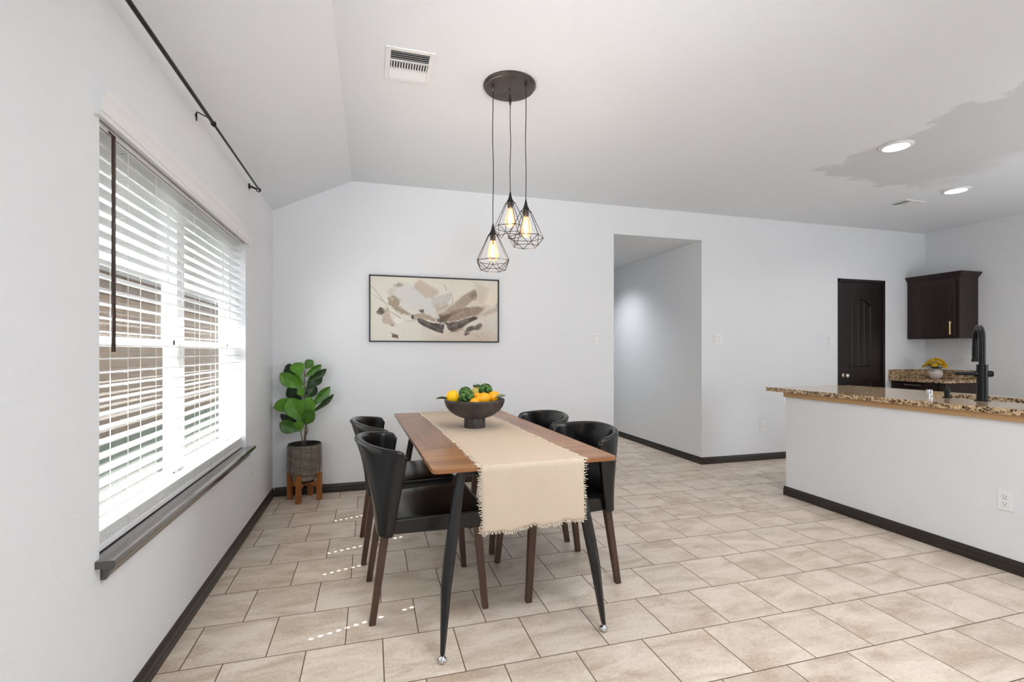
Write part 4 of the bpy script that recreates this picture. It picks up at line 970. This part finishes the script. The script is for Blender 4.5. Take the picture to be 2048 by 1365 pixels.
# ================================================================ BOWL OF LEMONS AND MOSS BALLS
BX, BY_, BZ = .625, 3.005, TZ + .0048
fb = empty('fruit_bowl', (BX, BY_, BZ)); tag(fb, 'dark brown pedestal bowl on the cream runner, filled with lemons', 'bowl')
bm = bmesh.new(); lathe(bm, [(.066, 0), (.067, .002), (.066, .058), (.064, .062), (.001, .062)], 56, cap1=False); autosmooth(mesh_obj('pedestal', bm, M['bowl'], fb), 50)
bm = bmesh.new(); prof = [(.001, .058), (.060, .058), (.095, .067), (.130, .084), (.158, .106), (.176, .130), (.186, .154), (.189, .172), (.187, .177), (.182, .176), (.180, .165), (.172, .152), (.150, .142), (.110, .137), (.001, .135)]
lathe(bm, prof, 72, cap0=False, cap1=False); autosmooth(mesh_obj('bowl', bm, M['bowl'], fb), 60)
def lemon(dx, dy, z, r, mat, label, rot=(0, 1.2, 0.4), el=1.15, leaf_=None, cat='lemon'):
    bm = bmesh.new(); ellipsoid(bm, (0, 0, 0), 1, 1, el, 28, 20)
    for v in bm.verts:
        q = abs(v.co.z) / el
        if q > .86: v.co.z += math.copysign((q - .86) * .9, v.co.z); v.co.x *= .9; v.co.y *= .9
    for v in bm.verts: v.co *= r
    o = mesh_obj('lemon', bm, mat, smooth=True, loc=(BX + dx, BY_ + dy, z)); o.rotation_euler = rot; tag(o, label, cat, 'lemons in the bowl')
    return o
def citrus_leaf(parent, loc, rot, L, W, m, name='leaf'):
    bm = bmesh.new(); leafmesh(bm, L, W, .1, .25, .8, 10, 3)
    o = mesh_obj(name, bm, m, parent, smooth=True); md = o.modifiers.new('t', 'SOLIDIFY'); md.thickness = .0009
    o.matrix_parent_inverse = Matrix.Identity(4)
    # place by world transform
    Wm = Matrix.Translation(loc) @ rot.to_matrix().to_4x4()
    o.matrix_parent_inverse = (Matrix.Translation(parent.location) @ parent.rotation_euler.to_matrix().to_4x4()).inverted() @ Wm
    return o
from mathutils import Euler
# camera-right / depth directions, used only to reason about where each fruit lies in the bowl
RT = Vector((math.cos(YAW), -math.sin(YAW), 0)); FD = Vector((math.sin(YAW), math.cos(YAW), 0))
def rel(r_, f_): v = RT * r_ + FD * f_; return v.x, v.y
L1 = lemon(*rel(-.135, -.035), .953, .0405, M['lemon'], 'large bright yellow lemon at the left side of the bowl', (0.2, .4, 0), 1.05)
L2 = lemon(*rel(.058, -.066), .948, .036, M['orange'], 'orange-yellow lemon lying sideways at the front right', (0, 1.45, .2), 1.28)
L3 = lemon(*rel(.114, .002), .952, .034, M['orange'], 'orange-yellow lemon at the right end of the bowl, behind its neighbour', (.9, .5, .9), 1.18)
L4 = lemon(*rel(.010, .010), .946, .030, M['orange'], 'deep yellow lemon in the middle beside the front moss ball', (.7, .3, .3), 1.15)
L5 = lemon(*rel(.006, .100), .974, .034, M['palelemon'], 'pale greenish lemon at the back of the bowl', (1.2, .2, .4), 1.15)
L6 = lemon(*rel(.008, -.100), .929, .026, M['orange'], 'yellow lemon sunk low at the front between its neighbours', (.1, 1.45, .2), 1.2)
def moss(dx, dy, z, r, label, seed):
    bm = bmesh.new(); bmesh.ops.create_icosphere(bm, subdivisions=5, radius=1.0); rs_ = np.random.RandomState(seed)
    dirs = rs_.randn(90, 3); dirs /= np.linalg.norm(dirs, axis=1)[:, None]
    for v in bm.verts:
        d = dirs @ np.array(v.co); k_ = np.sort(d)[-2:]; rdg = (k_[1] - k_[0]) * 5
        v.co *= r * (1 + .075 * min(1, rdg) - .04 + .018 * rs_.randn())
    o = mesh_obj('moss_ball', bm, M['moss'], smooth=True, loc=(BX + dx, BY_ + dy, z)); tag(o, label, 'moss ball', 'green moss balls in the bowl'); return o
moss(*rel(-.043, -.055), .953, .047, 'large round green moss ball at the front of the bowl', 1)
moss(*rel(-.063, .045), .972, .042, 'dark green moss ball behind the front moss ball', 2)
moss(*rel(.066, .046), .990, .044, 'green moss ball resting on top at the right', 3)
citrus_leaf(L1, Vector((BX, BY_, 0)) + RT * -.160 + FD * -.06 + Vector((0, 0, .944)), Euler((.5, -.12, PI - YAW + .1)), .075, .030, M['citrusleaf'])
citrus_leaf(L3, Vector((BX, BY_, 0)) + RT * .132 + FD * -.03 + Vector((0, 0, .946)), Euler((-.7, -.30, -YAW + .25)), .066, .036, M['paleleaf'])
citrus_leaf(L3, Vector((BX, BY_, 0)) + RT * .132 + FD * -.02 + Vector((0, 0, .948)), Euler((.3, -.55, -YAW + .3)), .050, .020, M['citrusleaf'])
citrus_leaf(L5, Vector((BX, BY_, 0)) + RT * .006 + FD * .06 + Vector((0, 0, 1.010)), Euler((1.1, -.35, -YAW)), .030, .022, M['citrusleaf'])
citrus_leaf(L5, Vector((BX, BY_, 0)) + RT * .006 + FD * .06 + Vector((0, 0, 1.010)), Euler((-1.1, -.35, PI - YAW)), .024, .020, M['citrusleaf'])
bm = bmesh.new(); p = Vector((BX, BY_, 0)) + RT * .006 + FD * .06; tube(bm, [p + Vector((0, 0, .995)), p + Vector((.001, 0, 1.012)), p + Vector((.002, 0, 1.034))], .0014, 6)
st_ = mesh_obj('stem', bm, M['citrusleaf'], L5); st_.matrix_parent_inverse = (Matrix.Translation(L5.location) @ L5.rotation_euler.to_matrix().to_4x4()).inverted()

# ================================================================ PLANT, POT, STAND
SPX, SPY = -.532, 4.405
ps = empty('plant_stand', (SPX, SPY, 0)); tag(ps, 'small four-legged brown wood plant stand in the corner', 'plant stand')
for k, ang in enumerate((-105, -15, 75, 165)):
    a = math.radians(ang); bm = bmesh.new(); box(bm, -.019, .019, -.019, .019, 0, .228, .003)
    o = mesh_obj('leg', bm, M['acacia'], ps); o.location = (.122 * math.cos(a), .122 * math.sin(a), 0); o.rotation_euler = (0, 0, a)
for k, ang in enumerate((-15, 75)):
    a = math.radians(ang); bm = bmesh.new(); z1 = .150 if k == 0 else .1495
    if k == 0: prism(bm, [(-.103, .105), (-.06, .128), (.06, .128), (.103, .105), (.103, .150), (-.103, .150)], 'Y', -.011, .011)
    else:
        for s_ in (-1, 1): prism(bm, [(s_ * .0115, .128), (s_ * .103, .105), (s_ * .103, .150), (s_ * .0115, .150)], 'Y', -.011, .011)
    o = mesh_obj('crossbar', bm, M['acacia'], ps); o.rotation_euler = (0, 0, a)
pp = empty('potted_fiddle_leaf_fig', (SPX, SPY, .1515)); tag(pp, 'fiddle leaf fig with broad green leaves in a striped rope-wrapped pot', 'potted plant')
# liner bowl narrowing to the base, rope coils around it
bm = bmesh.new(); lathe(bm, [(.001, .012), (.066, .012), (.068, 0), (.076, .0), (.086, .028), (.090, .074), (.122, .080), (.124, .300), (.129, .312), (.129, .318), (.119, .318), (.117, .270), (.001, .268)], 56, cap0=False, cap1=False)
autosmooth(mesh_obj('pot', bm, M['potin'], pp), 40)
bm = bmesh.new(); nr = 20
for i in range(nr):
    s = i / (nr - 1); z = .083 + s * .222; rr_ = .132 - .004 * s - .006 * (1 - s) ** 6
    tube(bm, [(rr_ * math.cos(2 * PI * k / 48), rr_ * math.sin(2 * PI * k / 48), z + .0012 * math.sin(6 * PI * k / 48 + i)) for k in range(48)], .0037, 6, closed=True)
for i, (z, rr_) in enumerate(((.024, .0885), (.036, .0915), (.048, .0935), (.060, .0945), (.071, .0955))):
    tube(bm, [(rr_ * math.cos(2 * PI * k / 48), rr_ * math.sin(2 * PI * k / 48), z) for k in range(48)], .0048, 6, closed=True)
mesh_obj('rope_wrap', bm, M['rope'], pp, smooth=True)
bm = bmesh.new()
for k in range(10):
    a = 2 * PI * k / 10 + .2; cyl(bm, (.1365 * math.cos(a), .1365 * math.sin(a), .082), (.1335 * math.cos(a), .1335 * math.sin(a), .306), .0012, n=6)
mesh_obj('stitching', bm, M['potin'], pp)
bm = bmesh.new()
for a, zc in ((-2.25, .125), (-.75, .125)):
    tube(bm, [(.140 * math.cos(a), .140 * math.sin(a), zc - .035), (.150 * math.cos(a + .05), .150 * math.sin(a + .05), zc), (.139 * math.cos(a + .12), .139 * math.sin(a + .12), zc + .035)], .003, 6)
mesh_obj('handle_loops', bm, M['rope'], pp, smooth=True)
bm = bmesh.new(); lathe(bm, [(.001, .274), (.06, .276), (.1165, .270), (.1165, .2685)], 40, cap0=False, cap1=False); mesh_obj('soil', bm, M['soil'], pp, smooth=True)
def cpt(cx, cy, dep=0.0):
    """leaf positions measured off the plant: right/up offsets from the trunk foot"""
    return RT * ((cx - 355) * .000978) + FD * dep + Vector((0, 0, (1.1745 - .1515) - (cy - 75) * .000978))
bm = bmesh.new()
tube(bm, [Vector((-.004, 0, .27)), cpt(367, 640, .0), cpt(362, 560, .0), cpt(350, 430, 0), cpt(352, 300, 0), cpt(352, 170, .0)], [.010, .008, .0065, .006, .005, .004], 10)
mesh_obj('trunk', bm, M['bark'], pp, smooth=True)
bm = bmesh.new(); tube(bm, [cpt(345, 830, -.01), cpt(338, 760, -.012), cpt(325, 680, -.015)], [.006, .005, .004], 8); mesh_obj('side_stem', bm, M['bark'], pp, smooth=True)
bm = bmesh.new(); tube(bm, [cpt(368, 730, 0), cpt(378, 690, .005), cpt(380, 668, .008)], [.005, .004, .003], 8); mesh_obj('side_stem', bm, M['bark'], pp, smooth=True)
LV = [((352, 165), (407, 92), 62, 'figmid', .02, .02, .4), ((335, 228), (268, 118), 92, 'figlight', -.03, .01, .3), ((300, 225), (178, 150), 96, 'figdark', .03, .03, -.5),
      ((350, 235), (478, 138), 56, 'figmid', -.02, .02, .9), ((362, 280), (512, 178), 58, 'figdark', .01, .04, 1.0), ((362, 325), (468, 222), 84, 'figdark', .02, .05, .5),
      ((345, 335), (182, 212), 92, 'figlight', -.02, -.05, -.35), ((360, 310), (255, 225), 74, 'figlight', -.03, -.01, -.3), ((300, 360), (205, 265), 66, 'figdark', .02, .03, -.7),
      ((352, 425), (428, 322), 80, 'figdark', .02, .04, .3), ((320, 395), (182, 345), 86, 'figdark', .02, .05, -.4), ((345, 425), (136, 482), 86, 'figlight', -.02, -.06, -.35),
      ((405, 490), (548, 334), 66, 'figmid', .01, .03, .75), ((410, 540), (572, 402), 46, 'figdark', .02, .05, 1.1), ((345, 615), (262, 425), 124, 'figlight', -.03, -.06, -.1),
      ((350, 615), (410, 420), 112, 'figlight', -.02, -.03, .2), ((262, 575), (205, 465), 90, 'figdark', .02, .05, -.2), ((310, 612), (136, 572), 66, 'figdark', .0, .03, -.8),
      ((330, 690), (182, 625), 92, 'figmid', -.03, -.06, -.45), ((352, 640), (440, 520), 92, 'figmid', -.03, -.05, .35), ((330, 690), (330, 600), 60, 'figlight', -.04, -.06, .1),
      ((345, 400), (330, 330), 50, 'figlight', -.02, -.04, .3), ((340, 470), (240, 400), 60, 'figdark', .03, .06, -.2)]
for (b0, t0, wd, mt, d0, d1, roll) in LV:
    P0 = cpt(*b0, d0 * .4); P1 = cpt(*t0, d1); ax = P1 - P0; L_ = ax.length; ax.normalize()
    nrm = (-FD * 1.0 + Vector((0, 0, .45))); nrm = (nrm - ax * nrm.dot(ax)).normalized(); nrm = Matrix.Rotation(roll, 3, ax) @ nrm
    sd_ = nrm.cross(ax); R3 = Matrix((ax, sd_, nrm)).transposed()
    bm = bmesh.new(); leafmesh(bm, L_ * 1.10, wd * .000978 * 1.28, .06, .20, 1.5, 16, 6, .03)
    # raised midrib
    o = mesh_obj('leaf', bm, M[mt], pp, smooth=True); o.matrix_basis = Matrix.Translation(P0) @ R3.to_4x4()
    md = o.modifiers.new('t', 'SOLIDIFY'); md.thickness = .0012
    bm = bmesh.new(); tube(bm, [(-.012, 0, -.002)] + [(s * L_ * .98, 0, -.06 * L_ * s * s + .0008) for s in (0, .25, .5, .75, .95)], [.0022, .002, .0016, .0012, .0009, .0006], 5)
    for s in (.2, .35, .5, .65, .8):
        for q in (-1, 1):
            hw_ = wd * .000978 * .6 * math.sin(PI * min(1, s ** 1.35)) ** .75
            tube(bm, [(s * L_, 0, -.06 * L_ * s * s + .0008), (s * L_ + .3 * hw_, q * hw_ * .45, -.06 * L_ * s * s + .0012 + .05 * hw_), (s * L_ + .45 * hw_, q * hw_ * .8, -.06 * L_ * s * s + .0014 + .25 * hw_)], .0006, 4)
    mesh_obj('veins', bm, M['vein'] if mt != 'figdark' else M['figmid'], o, smooth=True)

# ================================================================ OUTSIDE THE WINDOW
bm = bmesh.new(); box(bm, -20, -.96, -8, 20, -.5, -.35); g = mesh_obj('lawn', bm, M['grass']); tag(g, 'green lawn between the houses outside the window', 'lawn', kind='structure')
bm = bmesh.new(); box(bm, -1.68, XL - T - .001, -2, 8, 2.47, 2.49); box(bm, -1.70, -1.68, -2, 8, 2.40, 2.55)
e = mesh_obj('trim_1', bm, M['soffit']); tag(e, 'eave of the house above the window, outside', 'eave', kind='structure')
nb = empty('neighbour_house', (-4.7, 3, -.35)); tag(nb, 'brown brick neighbouring house seen through the blind', 'house')
bm = bmesh.new(); box(bm, -8, -4.7, -4, 24, -.5, 2.72); child(nb, 'brick_wall', bm, M['brick'])
bm = bmesh.new(); box(bm, -4.72, -4.66, -4, 24, 2.30, 2.52); child(nb, 'frieze_board', bm, M['fencewood'])
bm = bmesh.new(); box(bm, -4.70, -4.25, -4, 24, 2.72, 2.75); prism(bm, [(-4.25, 2.68), (-4.25, 2.84), (-8, 4.2), (-8, 2.75), (-4.3, 2.75)], 'Y', -4.3, 24.3); child(nb, 'roof', bm, M['roof'])
